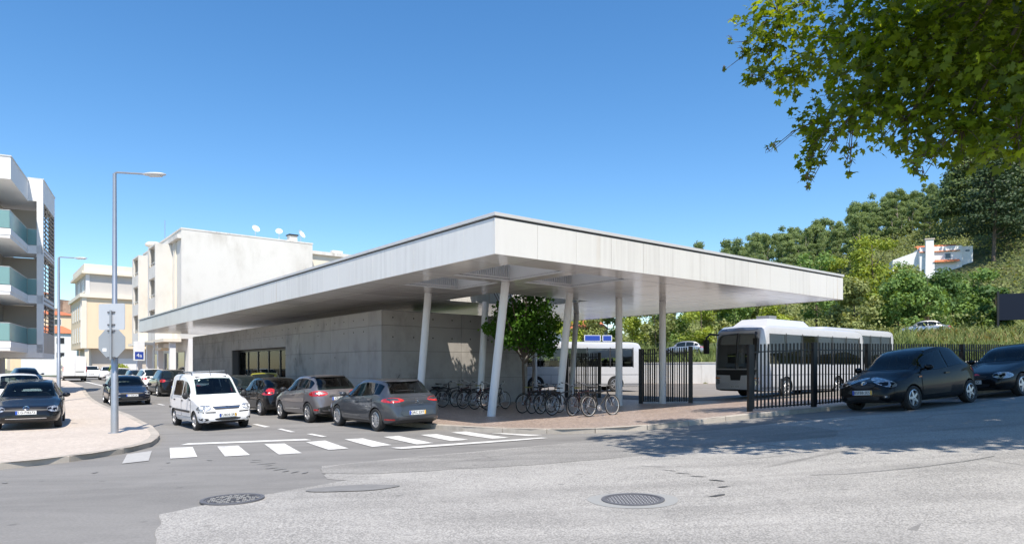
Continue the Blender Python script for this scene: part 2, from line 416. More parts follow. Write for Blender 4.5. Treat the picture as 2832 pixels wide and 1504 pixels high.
o=drape('stop_line',[(-8.17,16.53),(-8.17,16.95),(-5.3,17.24),(-5.03,16.85)],.35,.012,m_white); tag(o,'white stop line in front of the white van','road marking')
o=drape('edge_line',[(-2.63,14.61),(.7,16.28),(.87,16.09),(-2.35,14.28)],.35,.016,m_white); tag(o,'long white line along the near edge of the zebra crossing','road marking')
DSH=[[(-5.68,18.58),(-5.54,18.63),(-4.88,17.72),(-4.97,17.61)],[(-7.15,20.46),(-7.03,20.52),(-6.21,19.29),(-6.32,19.22)],[(-8.7,22.51),(-8.55,22.55),(-7.66,21.3),(-7.8,21.2)]]
for k,q in enumerate(DSH):
    o=drape('centre_dash',q,.35,.012,m_white); tag(o,'white centre line dash, %s from the zebra crossing'%ORD[k],'road marking','centre line dashes')
for k in range(1,7):
    cx,cy=-8.15-.6216*3.1*k*1.25,21.9+.7833*3.1*k*1.25
    q=[(cx-.6216*a+.7833*b,cy+.7833*a+.6216*b) for a,b in ((-.7,-.07),(-.7,.07),(.7,.07),(.7,-.07))]
    o=drape('centre_dash',q,.5,.012,m_white); tag(o,'white centre line dash, %s from the zebra crossing'%ORD[k+2],'road marking','centre line dashes')
o=drape('centre_line',[(-34.2,56.5),(-34.0,56.65),(-43.4,68.1),(-43.6,67.9)],1.0,.012,m_white); tag(o,'solid white centre line by the distant parked van','road marking')

# tar and oil marks with shapes of their own
def blotch(x,y,rx,ry,rz,n=14,jit=.25):
    r=random.Random(int(x*97+y*31)); p=[]
    for i in range(n):
        a=2*math.pi*i/n; k=1+r.uniform(-jit,jit); p.append((x+rx*k*math.cos(a)*math.cos(rz)-ry*k*math.sin(a)*math.sin(rz),y+rx*k*math.cos(a)*math.sin(rz)+ry*k*math.sin(a)*math.cos(rz)))
    return p
m_tar=plain('tar',(.075,.073,.07),.6,var=.3,scale=20)
m_stain=plain('road_stain',(.20,.195,.188),.8,var=.25,scale=6)
o=drape('oil_stain',chaikin(blotch(-2.1,9.0,.62,.26,.25,14,.12),2),.3,.0125,m_stain); tag(o,'long dark oil stain beside the left manhole','stain')
for k,(x,y,a,b,rz) in enumerate([(2.35,10.1,.22,.03,-.9),(2.5,9.75,.16,.035,-.7),(2.62,9.45,.18,.04,-.5),(2.75,9.1,.15,.045,-.8),(2.72,8.6,.12,.05,.3),(2.45,8.05,.16,.06,.5),(2.15,10.6,.3,.02,-.6)]):
    o=drape('crack_patch',blotch(x,y,a*.7,b*.55,rz,9,.45),.3,.0125,m_tar); tag(o,'black tar dab on the crack beside the round manhole','stain','tar dabs along the crack')
vs=[]; pts=[(4.05,9.15),(4.5,9.1),(5.1,9.18),(5.7,9.3),(6.4,9.5),(7.0,9.75)]
q=[(x,y+.009) for x,y in pts]+[(x,y-.009) for x,y in reversed(pts)]
o=drape('road_crack',q,.4,.0125,m_tar); tag(o,'thin straight crack in the pale road surface','crack')
for k in range(13):
    x,y=[(-4.9,12.9),(-4.75,12.55),(-4.45,12.2),(-4.3,11.9),(-4.1,11.5),(-3.9,11.25),(-3.7,11.0),(-3.5,10.85),(-3.3,10.75),(-7.2,11.6),(-6.6,12.9),(-5.9,13.1),(-8.0,10.6)][k]
    o=drape('tar_spot',blotch(x,y,.09+.03*(k%3),.035,.2*k,8,.35),.3,.009,m_stain); tag(o,'small dark spot on the smooth grey road','stain','small spots on the smooth road')

# pavements
KL=[(-60,5),(-30,7),(-14,10.4),(-10.2,11.9),(-9.2,13.0),(-8.75,14.0),(-8.6,15.2),(-8.75,16.3),(-9.15,17.3),(-9.6,18.3),(-10.1,19.2),(-11.5,21.5),(-14.9,26.2),(-19.4,31.9),(-24.2,38.6),(-29.5,46.5),(-34.5,54),(-46,69),(-58,84)]
left_poly=KL+[(-72,84),(-72,5)]
pl=drape('pavement_left',left_poly,1.6,.125,m_pave); tag(pl,'beige stone pavement with parked cars at the corner','pavement',kind='structure')
sx=[UV(-.1,u) for u in (68,60,52,44,36,28,20,14,9,6,4.4)]
KR=sx+[(-2.3,19.5),(-1.3,18.6),(-.3,17.95),(.5,17.5),(1.3,17.15),(2.1,16.95),(2.9,16.95),(3.6,17.08),(4.3,17.3),(5.4,17.8),(6.6,18.45),(8.0,19.05),(9.6,19.95),(12,21.0),(16,22.75),(22,25.5),(32,30.6)]
plaza_poly=KR+[(40,36),(40,43),(30,54),(18,61.7),(3,71),(-6,77),(-20,95),(-40,95)]
pp=drape('pavement_plaza',plaza_poly,1.4,.125,m_plaza); tag(pp,'pinkish stone sett forecourt of the bus station','pavement',kind='structure')
yard=[(7.6,32.5),(13,27.6),(19,31.2),(30,37.5),(38,44),(30,53),(17.5,61.3),(3,70.5),(-6,74),(-9,62),(-2,50),(2,41),(5,36)]
yo=drape('yard',yard,1.6,.13,m_yard); tag(yo,'tan asphalt yard where the coaches park','yard',kind='structure')
def kerb(poly,parent,step=1.05,wd=.16,seed=1):
    r=random.Random(seed); P=[np.array(p) for p in densify(chaikin(poly,1,False),.25,False)]; out=[P[0]]; acc=0
    for a,b in zip(P,P[1:]):
        acc+=np.linalg.norm(b-a)
        if acc>=step*r.uniform(.9,1.1): out.append(b); acc=0
    for a,b in zip(out,out[1:]):
        d=(b-a)/np.linalg.norm(b-a); n=np.array([-d[1],d[0]])*-1; a2=a+d*.008; b2=b-d*.008
        ct=[a2+n*.015,b2+n*.015,b2-n*wd,a2-n*wd]
        zt=[g(*p)+.128+r.uniform(-.003,.004) for p in ct]; zt[1]=(zt[0]+zt[1])/2+(g(*ct[1])-g(*ct[0]))/2
        e=.018
        mb=MB(); bt=[(p[0],p[1],g(*p)-.12) for p in ct]; md=[(p[0],p[1],z-e) for p,z in zip(ct,zt)]
        tp=[(p[0]-n[0]*e*(1 if i<2 else 0),p[1]-n[1]*e*(1 if i<2 else 0),z) for i,(p,z) in enumerate(zip(ct,zt))]
        mb.add(bt+md+tp,[(3,2,1,0)]+[(i,(i+1)%4,4+(i+1)%4,4+i) for i in range(4)]+[(4+i,4+(i+1)%4,8+(i+1)%4,8+i) for i in range(4)]+[(8,9,10,11)])
        o=mb.build('kerb_stone',m_kerb,parent)
        me=o.data
        bm=bmesh.new(); bm.from_mesh(me); bmesh.ops.recalc_face_normals(bm,faces=bm.faces); bm.to_mesh(me); bm.free()
kerb([(p[0],p[1]) for p in KL[2:-2]],pl,1.1,.2,3)
kerb([p for p in KR[3:-1]],pp,1.15,.2,5)

# manholes
def manhole(x,y,worn,label):
    z=g(x,y); t=thing('manhole_cover',label,'manhole',(x,y,z))
    sx=(g(x+.3,y)-g(x-.3,y))/.6; sy=(g(x,y+.3)-g(x,y-.3))/.6; t.rotation_euler=(math.atan(sy),-math.atan(sx),0)
    iron=plain('cast_iron',(.13,.13,.14),.6,.2,var=.25,scale=14)
    mb=MB().lathe([(.37,.004),(.37,.022),(.325,.022),(.325,.014),(.30,.014)],40); mb.build('frame',iron,t,True,30)
    m=plain('iron_worn',(.085,.08,.078),.6,.4,var=.6,scale=9) if worn else plain('iron_plate',(.34,.34,.345),.55,.2,var=.25,scale=18)
    c=MB().lathe([(.315,.012),(.0,.012)],40).build('cover',m,t)
    b=MB()
    for i in range(-7,8):
        for j in range(-7,8):
            X,Y=i*.04,j*.04
            if X*X+Y*Y<.085 and (not worn or random.random()<.55):
                if (i+j)%2: b.box(X-.016,X+.016,Y-.006,Y+.006,.012,.019)
                else: b.box(X-.006,X+.006,Y-.016,Y+.016,.012,.019)
    _o=b.build('tread',iron if not worn else plain('iron_bright',(.42,.40,.37),.5,.3,var=.4,scale=20),c); _o['kind']='stuff'
    return t
t=manhole(1.43,7.95,False,'round iron manhole cover set in a smooth concrete collar')
c=[(1.43+.53*math.cos(a)*(1+.05*math.sin(3*a)),7.93+.50*math.sin(a)*(1+.04*math.cos(2*a))) for a in [2*math.pi*i/36 for i in range(36)]]
o=drape('manhole_collar',c,.3,.009,plain('collar_concrete',(.29,.29,.28),.8,var=.08,scale=8)); tag(o,'smooth grey concrete collar around the manhole','road patch')
manhole(-3.42,8.23,True,'worn blotchy manhole cover in the smooth dark asphalt')
# ------------------------------------------------------------------ bus station: canopy, columns, concrete block
ZC,ZT=4.495,5.54
LV,LU=18.45,48.3
ST=thing('bus_station','low bus station with wide pale canopy on slanting columns','bus station',(OX,OY,0),ANG)
_pm={}
def panel(name,parent,x0,x1,y0,y1,z0,z1,mat):
    key=(round(x1-x0,3),round(y1-y0,3),round(z1-z0,3),mat.name)
    if key not in _pm:
        a,b,c=(x1-x0)/2,(y1-y0)/2,(z1-z0)/2; _pm[key]=MB().box(-a,a,-b,b,-c,c).mesh(name,mat)
    return link(name,_pm[key],parent,((x0+x1)/2,(y0+y1)/2,(z0+z1)/2))
def cells(cuts,holes,vr,ur):
    for a,b in zip(cuts[0],cuts[0][1:]):
        for c,d in zip(cuts[1],cuts[1][1:]):
            m,n=(a+b)/2,(c+d)/2
            if not any(h[0]<m<h[1] and h[2]<n<h[3] for h in holes): yield a,b,c,d
HT=(5.43,10.44,7.16,10.75)                               # opening round the tree
SK=[(1.4,3.65,1.25,4.05),(1.4,3.65,4.65,7.16),(4.25,6.5,1.25,4.05)]
CV=[.06,1.4,3.65,4.25,5.43,6.5,8.45,10.44,12.4,14.4,16.4,LV-.06]
CU=[.06,1.25,4.05,4.65,7.16,9.0,10.75]+[12.8+2.08*k for k in range(17)]+[LU-.06]
roof=MB()
for a,b,c,d in cells((CV,CU),[HT]+SK,0,0): roof.box(a,b,c,d,5.28,5.36)
rf=roof.build('roof_deck',plain('roof_deck',(.35,.35,.34),.8),ST)
roof=MB()
for a,b,c,d in cells((CV,CU),[HT]+SK,0,0): roof.box(a,b,c,d,ZC+.05,ZC+.07)
roof.build('ceiling_backing',m_dark,ST)
m_beam=plain('soffit_beam',(.60,.59,.58),.28,var=.04)
for a,b,c,d in cells((CV,CU),[HT]+SK,0,0): panel('soffit_panel',ST,a+.012,b-.012,c+.012,d-.012,ZC,ZC+.03,m_soffit)
# fascia panels, right (v axis) and street side (u axis)
nv=13; w_=LV/nv
for i in range(nv): panel('fascia_panel',ST,i*w_+(.0 if i==0 else .006),(i+1)*w_-.006,0,.055,ZC-.01,ZT-.14,m_fascia)
nu=36; w_=(LU-.06)/nu
for i in range(nu): panel('fascia_panel',ST,0,.055,.06+i*w_+.005,.06+(i+1)*w_-.005,ZC-.01,ZT-.14,m_fascia)
for i in range(18): panel('fascia_panel',ST,LV-.055,LV,.06+i*2.68+.005,.06+(i+1)*2.68-.005,ZC-.01,ZT-.14,m_fascia)
for i in range(7): panel('fascia_panel',ST,.06+i*2.618+.005,.06+(i+1)*2.618-.005,LU-.055,LU,ZC-.01,ZT-.14,m_fascia)
mb=MB()   # shadow gap behind the fascia and metal cap
mb.box(.02,LV-.02,.06,.10,ZC+.02,ZT-.05); mb.box(.06,.10,.1,LU-.1,ZC+.02,ZT-.05); mb.box(LV-.10,LV-.06,.1,LU-.1,ZC+.02,ZT-.05); mb.box(.1,LV-.1,LU-.1,LU-.06,ZC+.02,ZT-.05)
mb.build('fascia_frame',plain('fascia_frame',(.10,.10,.10),.6),ST)
mb=MB().box(-.035,LV+.035,-.035,.16,ZT-.085,ZT); mb.box(-.035,.16,.16,LU+.035,ZT-.085,ZT); mb.box(LV-.16,LV+.035,.16,LU+.035,ZT-.085,ZT); mb.box(.16,LV-.16,LU-.16,LU+.035,ZT-.085,ZT)
mb.build('roof_cap',m_cap,ST)
# opening round the tree
a,b,c,d=HT
for k,(x0,x1,y0,y1) in enumerate([(a,b,c-.04,c),(a,b,d,d+.04),(a-.04,a,c,d),(b,b+.04,c,d)]): panel('opening_panel',ST,x0,x1,y0,y1,ZC+.001,ZT-.1,m_fascia)
# skylight coffers
t_=NT('skylight_sheet'); t_.col((.70,.74,.77)); t_.rough(.35)
tr_=t_.n('ShaderNodeBsdfTranslucent'); tr_.inputs[0].default_value=(.75,.80,.84,1); mx_=t_.n('ShaderNodeMixShader'); mx_.inputs[0].default_value=.55
t_.l(t_.b.outputs[0],mx_.inputs[1]); t_.l(tr_.outputs[0],mx_.inputs[2]); t_.l(mx_.outputs[0],t_.out.inputs['Surface']); m_sky=t_.m
m_grille=plain('grille',(.55,.56,.57),.4,.5)
for (a,b,c,d) in SK:
    s=MB().box(a,b,c,d,5.20,5.212).build('skylight_glazing',m_sky,ST)
    mb=MB(); mb.box(a-.03,a,c,d,ZC+.001,5.2); mb.box(b,b+.03,c,d,ZC+.001,5.2); mb.box(a,b,c-.03,c,ZC+.001,5.2); mb.box(a,b,d,d+.03,ZC+.001,5.2)
    mb.build('skylight_frame',m_beam,s)
    n=int((b-a)/.09)
    for i in range(n):
        x=a+.045+i*(b-a-.06)/n; panel('grille_slat',s,x,x+.025,d-.05,d-.012,ZC+.12,5.19,m_grille)
    n=int((d-c)/.7)
    for i in range(1,n+1):
        y=c+i*(d-c)/(n+1); panel('glazing_bar',s,a+.005,b-.005,y-.02,y+.02,5.10,5.19,m_grille)
# columns (leaning ones towards the street corner)
def col(bx,by,tx,ty,r=.145):
    b0,b1=toUV(bx,by); t0,t1=toUV(tx,ty)
    MB().tube([(b0,b1,-.05),(b0+(t0-b0)*.02,b1+(t1-b1)*.02,.04),(t0,t1,ZC-.004)],[r*1.0,r,r*.97],28).build('column',m_col,ST,True,40)
for c_ in [(-.70,22.5,-.22,22.8),(-3.61,26,-3.24,26),(-1.42,29.4,-1.15,29.4),(1.35,40,1.35,40),(1.81,26,2.23,26),(3.15,36,3.45,36),(4.44,27.9,4.44,27.9),(6.54,29.2,6.54,29.2)]: col(*c_)
# concrete block
V0,V1,U0,U1,HB=2.9,10.8,11.7,43.2,4.0
core=MB(); OP0,OP1=U0+11.17,U0+21.17
core.box(V0+.06,V1,U0+.06,OP0,-.15,HB-.02); core.box(V0+.06,V1,OP1,U1,-.15,HB-.02); core.box(V0+.06,V1,OP0,OP1,2.75,HB-.02); core.box(V0+3.4,V1,OP0,OP1,-.15,2.75)
core.box(V0+.06,V0+3.4,OP0,OP1,-.15,.02)
core.build('wall_core',plain('core',(.09,.09,.09),.9),ST)
MB().box(V0+.06,V1-.02,U0+.05,U1,HB-.02,HB+.03).build('block_roof',plain('block_roof',(.25,.25,.25),.9),ST)
hole=MB()
bd=[0,1.17]+[1.17+2*k for k in range(1,15)]+[31.5]
rows=[0,1.16,2.32,3.39,4.0]
def holes(x,y,z,ax):
    if ax=='u': hole.tube([(x-.004,y,z),(x+.01,y,z)],.032,8)
    else: hole.tube([(x,y-.004,z),(x,y+.01,z)],.032,8)
for a,b in zip(bd,bd[1:]):
    rr=[2.75,3.39,4.0] if 11<(a+b)/2<21.2 else rows
    for c,d in zip(rr,rr[1:]):
        panel('concrete_panel',ST,V0,V0+.062,U0+a+(.0 if a==0 else .007),U0+b-.007,c+(.006 if c else -.14),d-(.006 if d<4 else 0),m_conc)
        if d-c>.5 and b-a>1.5:
            for k in (.25,.75):
                if c>2.7 or random.random()<.5: holes(V0,U0+a+(b-a)*k,c+(d-c)*(.5 if c>3 else .8),'u')
bv=[0.062,2.0,4.0,6.0,7.9]
for a,b in zip(bv,bv[1:]):
    for c,d in zip(rows,rows[1:]):
        panel('concrete_panel',ST,V0+a+.007,V0+b-.007,U0,U0+.062,c+(.006 if c else -.14),d-(.006 if d<4 else 0),m_conc)
        if c>2: holes(V0+(a+b)/2-.5,U0,c+(d-c)*.55,'v'); holes(V0+(a+b)/2+.5,U0,c+(d-c)*.55,'v')
ho=hole.build('tie_hole',plain('tie_hole',(.035,.033,.03),.9),ST); ho['kind']='stuff'
# glazed entrance
m_brown=plain('brown_panel',(.075,.045,.03),.5,var=.15); m_mull=plain('mullion',(.02,.02,.022),.4)
m_int=plain('interior_white',(.45,.44,.42),.7)
e=MB().box(V0+.45,V0+.50,OP0+.05,OP1-.05,2.62,2.75).build('entrance_frame',m_mull,ST)
for k in range(6):
    y=OP0+.08+k*(OP1-OP0-.25)/5; panel('mullion',ST,V0+.42,V0+.52,y,y+.09,.02,2.62,m_mull)
t_=NT('entrance_glass'); t_.col((.8,.85,.85)); t_.rough(.02); g_=t_.n('ShaderNodeBsdfGlossy'); g_.inputs['Roughness'].default_value=.02
tp_=t_.n('ShaderNodeBsdfTransparent'); tp_.inputs[0].default_value=(.75,.78,.78,1); fr_=t_.n('ShaderNodeFresnel'); fr_.inputs[0].default_value=1.28; mx_=t_.n('ShaderNodeMixShader')
t_.l(fr_.outputs[0],mx_.inputs[0]); t_.l(tp_.outputs[0],mx_.inputs[1]); t_.l(g_.outputs[0],mx_.inputs[2]); t_.l(mx_.outputs[0],t_.out.inputs['Surface']); m_clear=t_.m
for k in range(5):
    y=OP0+.17+k*(OP1-OP0-.25)/5; panel('glass_pane',ST,V0+.465,V0+.475,y+.005,y+(OP1-OP0-.25)/5-.095,.03,2.615,m_clear)
panel('brown_door',ST,V0+1.0,V0+1.06,OP0+4.3,OP0+7.6,.02,2.05,m_brown)
panel('inner_wall',ST,V0+1.4,V0+1.46,OP0+8.0,OP1-.05,.02,2.70,m_int)
panel('door_rail',ST,V0+.55,V0+.60,OP0+4.0,OP0+4.08,.02,1.9,plain('alu',(.6,.6,.6),.35,.7))
# ------------------------------------------------------------------ buildings
m_wht=streaky('white_render',(.80,.795,.78),(.58,.56,.53),.75,.3,2,.2,None,.3,0,.05)
m_wht2=streaky('old_white_render',(.71,.685,.63),(.46,.43,.37),.8,.8,1.0,.3,None,.3,0,.08)
m_wht_s=streaky('stained_render',(.74,.71,.65),(.30,.27,.23),.85,.85,2.5,.3,None,.3,0,.1)
m_cream=streaky('cream_render',(.80,.64,.44),(.55,.44,.30),.8,.35,1.5,.2,None,.3,0,.05)
m_cream2=streaky('pale_cream_render',(.80,.73,.60),(.55,.48,.38),.8,.35,1.5,.2,None,.3,0,.05)
m_grey=streaky('grey_render',(.55,.52,.48),(.42,.40,.37),.8,.3,1.5,.2,None,.3,0,.05)
m_beige=streaky('beige_render',(.60,.53,.45),(.45,.40,.34),.85,.3,1.5,.3,None,.3,0,.05)
m_tile=plain('roof_tile',(.50,.16,.07),.8,var=.25,scale=5,rnd=.1)
m_frame=plain('alu_frame',(.45,.45,.46),.4,.6)
m_shut=plain('shutter',(.72,.71,.69),.6,var=.04)
t_=NT('balcony_glass'); t_.col((.30,.50,.49)); t_.rough(.18); t_.b.inputs['Specular IOR Level'].default_value=.6
tr_=t_.n('ShaderNodeBsdfTranslucent'); tr_.inputs[0].default_value=(.40,.62,.60,1); mx_=t_.n('ShaderNodeMixShader'); mx_.inputs[0].default_value=.4
t_.l(t_.b.outputs[0],mx_.inputs[1]); t_.l(tr_.outputs[0],mx_.inputs[2]); t_.l(mx_.outputs[0],t_.out.inputs['Surface']); m_bglass=t_.m
def BX(name,par,x0,x1,y0,y1,z0,z1,m): return MB().box(x0,x1,y0,y1,z0,z1).build(name,m,par)
def win_x(par,x,y0,y1,z0,z1,out=-1,m=None,frame=.06,shutter=0,name='window'):
    """window in a wall whose face is at local x; outward = out*x"""
    a=x; f=MB(); d=.03*out
    lo,hi=sorted((a+d,a-.05*out))
    f.box(lo,hi,y0,y0+frame,z0,z1); f.box(lo,hi,y1-frame,y1,z0,z1); f.box(lo,hi,y0+frame,y1-frame,z1-frame,z1); f.box(lo,hi,y0+frame,y1-frame,z0,z0+frame)
    w=f.build(name,m or m_frame,par); p0,p1=sorted((a+.008*out,a-.02*out))
    zt=z1-frame-(z1-z0-2*frame)*shutter
    BX('pane',w,p0,p1,y0+frame,y1-frame,z0+frame,zt,m_glassd)
    if shutter: 
        q0,q1=sorted((a+.02*out,a-.02*out)); BX('shutter',w,q0,q1,y0+frame,y1-frame,zt+.001,z1-frame,m_shut)
    s0,s1=sorted((a+.10*out,a)); BX('sill',w,s0,s1,y0-.05,y1+.05,z0-.07,z0-.001,m_shut)
    return w
def win_y(par,y,x0,x1,z0,z1,out=-1,m=None,frame=.06,shutter=0,mull=0,name='window'):
    a=y; f=MB(); lo,hi=sorted((a+.03*out,a-.05*out))
    f.box(x0,x0+frame,lo,hi,z0,z1); f.box(x1-frame,x1,lo,hi,z0,z1); f.box(x0+frame,x1-frame,lo,hi,z1-frame,z1); f.box(x0+frame,x1-frame,lo,hi,z0,z0+frame)
    for k in range(mull):
        x=x0+(x1-x0)*(k+1)/(mull+1); f.box(x-frame/2,x+frame/2,lo,hi,z0+frame,z1-frame)
    w=f.build(name,m or m_frame,par); p0,p1=sorted((a+.008*out,a-.02*out)); zt=z1-frame-(z1-z0-2*frame)*shutter
    if shutter<.99: BX('pane',w,x0+frame,x1-frame,p0,p1,z0+frame,zt,m_glassd)
    if shutter:
        q0,q1=sorted((a+.02*out,a-.02*out)); BX('shutter',w,x0+frame,x1-frame,q0,q1,zt+.001,z1-frame,m_shut)
    return w
# --- white apartment house with teal glass balconies (left edge)
LB=thing('apartment_house','white modern apartment house with teal glass balconies and slatted side screen','building',(-26.85,36,-.3),math.atan2(.465,.885))
Z0=.3   # local z = world z + .3
BX('roof_parapet',LB,-14,0,0,5.4,12.0,13.2,m_wht); BX('roof_trim',LB,-14.05,.04,-.04,5.4,13.2,13.26,m_cap)
for zt in (9.35,6.33,3.33):
    s=BX('balcony_slab',LB,-14,0,0,5.4,zt-.33,zt,m_wht); MB().box(-14,-.03,-.0+.03,5.4,zt-.5,zt-.331).build('slab_underside',m_wht,s)
    r=BX('balustrade',LB,-14,-.06,.03,.045,zt+.04,zt+.97,m_bglass); BX('rail',r,-14,-.03,.02,.06,zt+.975,zt+1.0,m_cap)
    r=BX('balustrade',LB,-.06,-.045,.05,5.35,zt+.04,zt+.97,m_bglass); BX('rail',r,-.075,-.03,.061,5.35,zt+.975,zt+1.0,m_cap)
    for k in (1.7,3.5): BX('balustrade_post',r,-.10,-.061,k,k+.04,zt+.001,zt+.97,m_cap)
    # sliding doors
    for k in range(5):
        win_y(LB,2.0,-14+k*2.45,-14+(k+1)*2.45-.05,zt+.02,zt+2.45,-1,m_frame,.07,0,1,'sliding_door')
    BX('loggia_wall',LB,-1.75,-1.55,2.0,7.5,zt,zt+2.49,m_beige); BX('loggia_back_wall',LB,-1.55,.40,7.5,7.7,zt,zt+2.49,m_beige)
    BX('wing_slab',LB,.0,.74,5.4,10.6,zt-.5,zt,m_wht); BX('loggia_floor',LB,-1.55,.0,5.41,7.5,zt-.5,zt-.002,m_wht)
    r=BX('balustrade',LB,-.04,.42,5.45,5.465,zt+.04,zt+.97,m_bglass); BX('rail',r,-.04,.42,5.435,5.475,zt+.975,zt+1.0,m_cap)
MB().box(-14,-1.75,2.05,12,2.8,13.3).build('inner_block',m_beige,LB)
BX('wing_parapet',LB,.0,.75,5.41,10.6,12.05,13.4,m_wht); BX('wing_trim',LB,-.04,.79,5.405,10.64,13.401,13.46,m_cap)
BX('wing_roof',LB,-1.75,.0,5.41,10.6,12.05,12.3,m_wht)
BX('wing_pier',LB,.43,.75,5.4,5.75,2.83,12.05,m_wht); BX('wing_pier',LB,.43,.75,10.3,10.6,2.83,12.05,m_frame)
BX('screen_base',LB,.70,.75,5.75,10.3,2.83,4.1,m_beige)
sm=MB().box(-.05,.05,-2.27,2.27,-.03,.03).mesh('slat',plain('slat_metal',(.12,.12,.125),.45,.4))
for k in range(30): link('slat',sm,LB,(.72,8.02,4.22+k*.265),(0,R(35),0))
for y in (7.2,8.8): BX('screen_post',LB,.62,.66,y,y+.08,4.1,12.05,m_black)
BX('ground_floor_wall',LB,-14,-2.2,2.0,12,0,2.8,m_beige); BX('service_door',LB,-2.2,-2.17,3.0,4.2,.0,2.1,m_grey)
BX('overhang_soffit',LB,-1.75,.74,5.41,10.6,2.5,2.829,m_wht)

# --- white block with blank gable (centre left)
WB=thing('gable_building','old white apartment block with a big blank gable wall and satellite dishes','building',(-30.5,62,0),ANG)
HW=14.4
BX('main_wall',WB,.0,12.5,0,18.4,4.3,HW,m_wht2); BX('ground_wall',WB,.6,12.5,.0,18.4,-.3,4.299,m_wht)
BX('parapet',WB,-.05,12.55,-.03,18.45,HW,HW+.14,m_wht_s)
BX('rear_wing',WB,12.5,25,1.2,16,-.3,13.6,m_cream2); BX('wing_roof',WB,12.51,25.3,.9,16.3,13.601,13.95,m_wht_s)
BX('chimney',WB,16,17.2,3,3.6,13.951,14.6,m_wht_s)
BX('cornice',WB,-.35,-.001,0,18.4,13.55,13.9,m_wht_s)
BX('downpipe',WB,-.14,-.001,1.9,2.05,4.3,13.5,m_cream2); BX('downpipe',WB,-.14,-.001,2.5,2.65,4.3,13.5,m_wht_s)
for (y0,y1) in ((3.6,7.2),(12.2,15.8)):
    for zf in (4.3,7.35,10.4):
        b=BX('balcony',WB,-1.5,-.001,y0,y1,zf,zf+1.0,m_wht2)
        mb=MB(); mb.box(-1.5,-.001,y0,y0+.25,zf+1.001,zf+2.9); mb.box(-1.5,-1.3,y1-.6,y1,zf+1.001,zf+2.9); mb.box(-1.3,-.001,y1-.25,y1,zf+1.001,zf+2.9); mb.box(-1.5,-.001,y0,y1,zf+2.901,zf+3.049)
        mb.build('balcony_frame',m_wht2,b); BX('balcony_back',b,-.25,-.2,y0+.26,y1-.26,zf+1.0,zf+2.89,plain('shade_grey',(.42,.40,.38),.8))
        BX('handrail',b,-1.53,-1.49,y0+.3,y1-.65,zf+1.25,zf+1.29,m_cap)
for zf in (4.3,7.35,10.4):
    for y in (8.4,10.2): win_x(WB,-.0,y,y+.8,zf+1.0,zf+2.5,-1,m_shut,.08,.5)
    BX('wall_band',WB,-.02,-.001,7.25,12.15,zf+.02,zf+3.0,m_cream)
    BX('string_course',WB,-.25,-.021,7.25,12.15,zf+2.9,zf+3.04,m_wht2)
BX('overhang_edge',WB,-1.5,-.001,.0,18.4,4.0,4.29,m_cream2)
for y in (.3,5.5,11,16.5): BX('pillar',WB,-.9,-.4,y,y+.5,-.3,3.99,m_wht)
for y in (1.2,6.6,12.2): 
    win_x(WB,.6,y,y+3.6,-.2,3.2,-1,m_frame,.1,0,'shopfront')
BX('awning',WB,-1.3,.0,2.0,5.0,3.3,3.5,m_cream)
win_y(WB,0,5.6,7.1,.2,2.5,-1,m_black,.08)
def dish(par,x,y,z,r,rz,tilt):
    q=MB(); pr=[(r*k/6,.35*r*(k/6)**2) for k in range(7)]; q.lathe(pr,18); M=Matrix.Translation((x,y,z+.9))@Matrix.Rotation(rz,4,'Z')@Matrix.Rotation(tilt,4,'X')
    q.v=[tuple(M@Vector(p)) for p in q.v]; q.tube([(x,y,z),(x,y,z+.85)],.03,6); q.tube([tuple(M@Vector((0,-r,.1))),tuple(M@Vector((0,0,r*.9)))],.02,5)
    q.build('satellite_dish',plain('dish',(.78,.78,.76),.5),par,True,40)
for x,y,r,a in ((7.0,1.0,.40,.2),(9.3,.8,.34,-.3),(11.6,.9,.46,.6)): dish(WB,x,y,HW+.14,r,a,R(60))
BX('chimney',WB,10.7,11.5,1.6,2.4,HW+.14,HW+1.0,m_wht_s); BX('chimney_cap',WB,10.6,11.6,1.5,2.5,HW+1.0,HW+1.12,m_black)
MB().tube([(.2,8,HW),(.2,8,HW+2.2)],.03,6).build('antenna',m_galv,WB)
b=MB(); b.lathe([(.5,HW+.14),(.5,HW+.7),(.9,HW+.9),(.9,HW+1.1),(.6,HW+1.3),(0,HW+1.4)],14,0,Matrix.Translation((.8,16.8,0))); b.build('roof_vent',m_wht_s,WB,True,40)
# projecting sign with blue square
SG=thing('projecting_sign','white box sign with a blue square hanging over the shop','sign',(-32.3,58.2,0),ANG)
BX('sign_box',SG,-.42,.42,-.12,.12,2.25,3.9,plain('sign_white',(.8,.8,.79),.4))
m_blue=solid('sign_blue',(.02,.06,.34),.4); BX('blue_panel',SG,-.33,.33,-.135,-.121,2.36,3.0,m_blue)
def text(par,s,size,mat,M,name='lettering',al='CENTER'):
    c=bpy.data.curves.new(name,'FONT'); c.body=s; c.size=size; c.align_x=al; c.align_y='CENTER'; c.extrude=.002; c.resolution_u=2
    tmp=bpy.data.objects.new('tmp',c); COL.objects.link(tmp); me=bpy.data.meshes.new_from_object(tmp.evaluated_get(bpy.context.evaluated_depsgraph_get())); bpy.data.objects.remove(tmp)
    me.materials.clear(); me.materials.append(mat); o=link(name,me,par); o.matrix_local=M; o['kind']='stuff'; return o
m_txt=solid('letter_white',(.85,.85,.85),.5); m_ink=solid('letter_black',(.02,.02,.02),.5)
text(SG,'4a',.46,m_txt,Matrix.Translation((0,-.14,2.68))@Matrix.Rotation(R(90),4,'X'))
BX('bracket',SG,.42,1.2,-.05,.05,3.6,3.8,m_galv)
MB().tube([(1.18,0,-.2),(1.18,0,3.9)],.06,10).build('post',m_galv,SG)

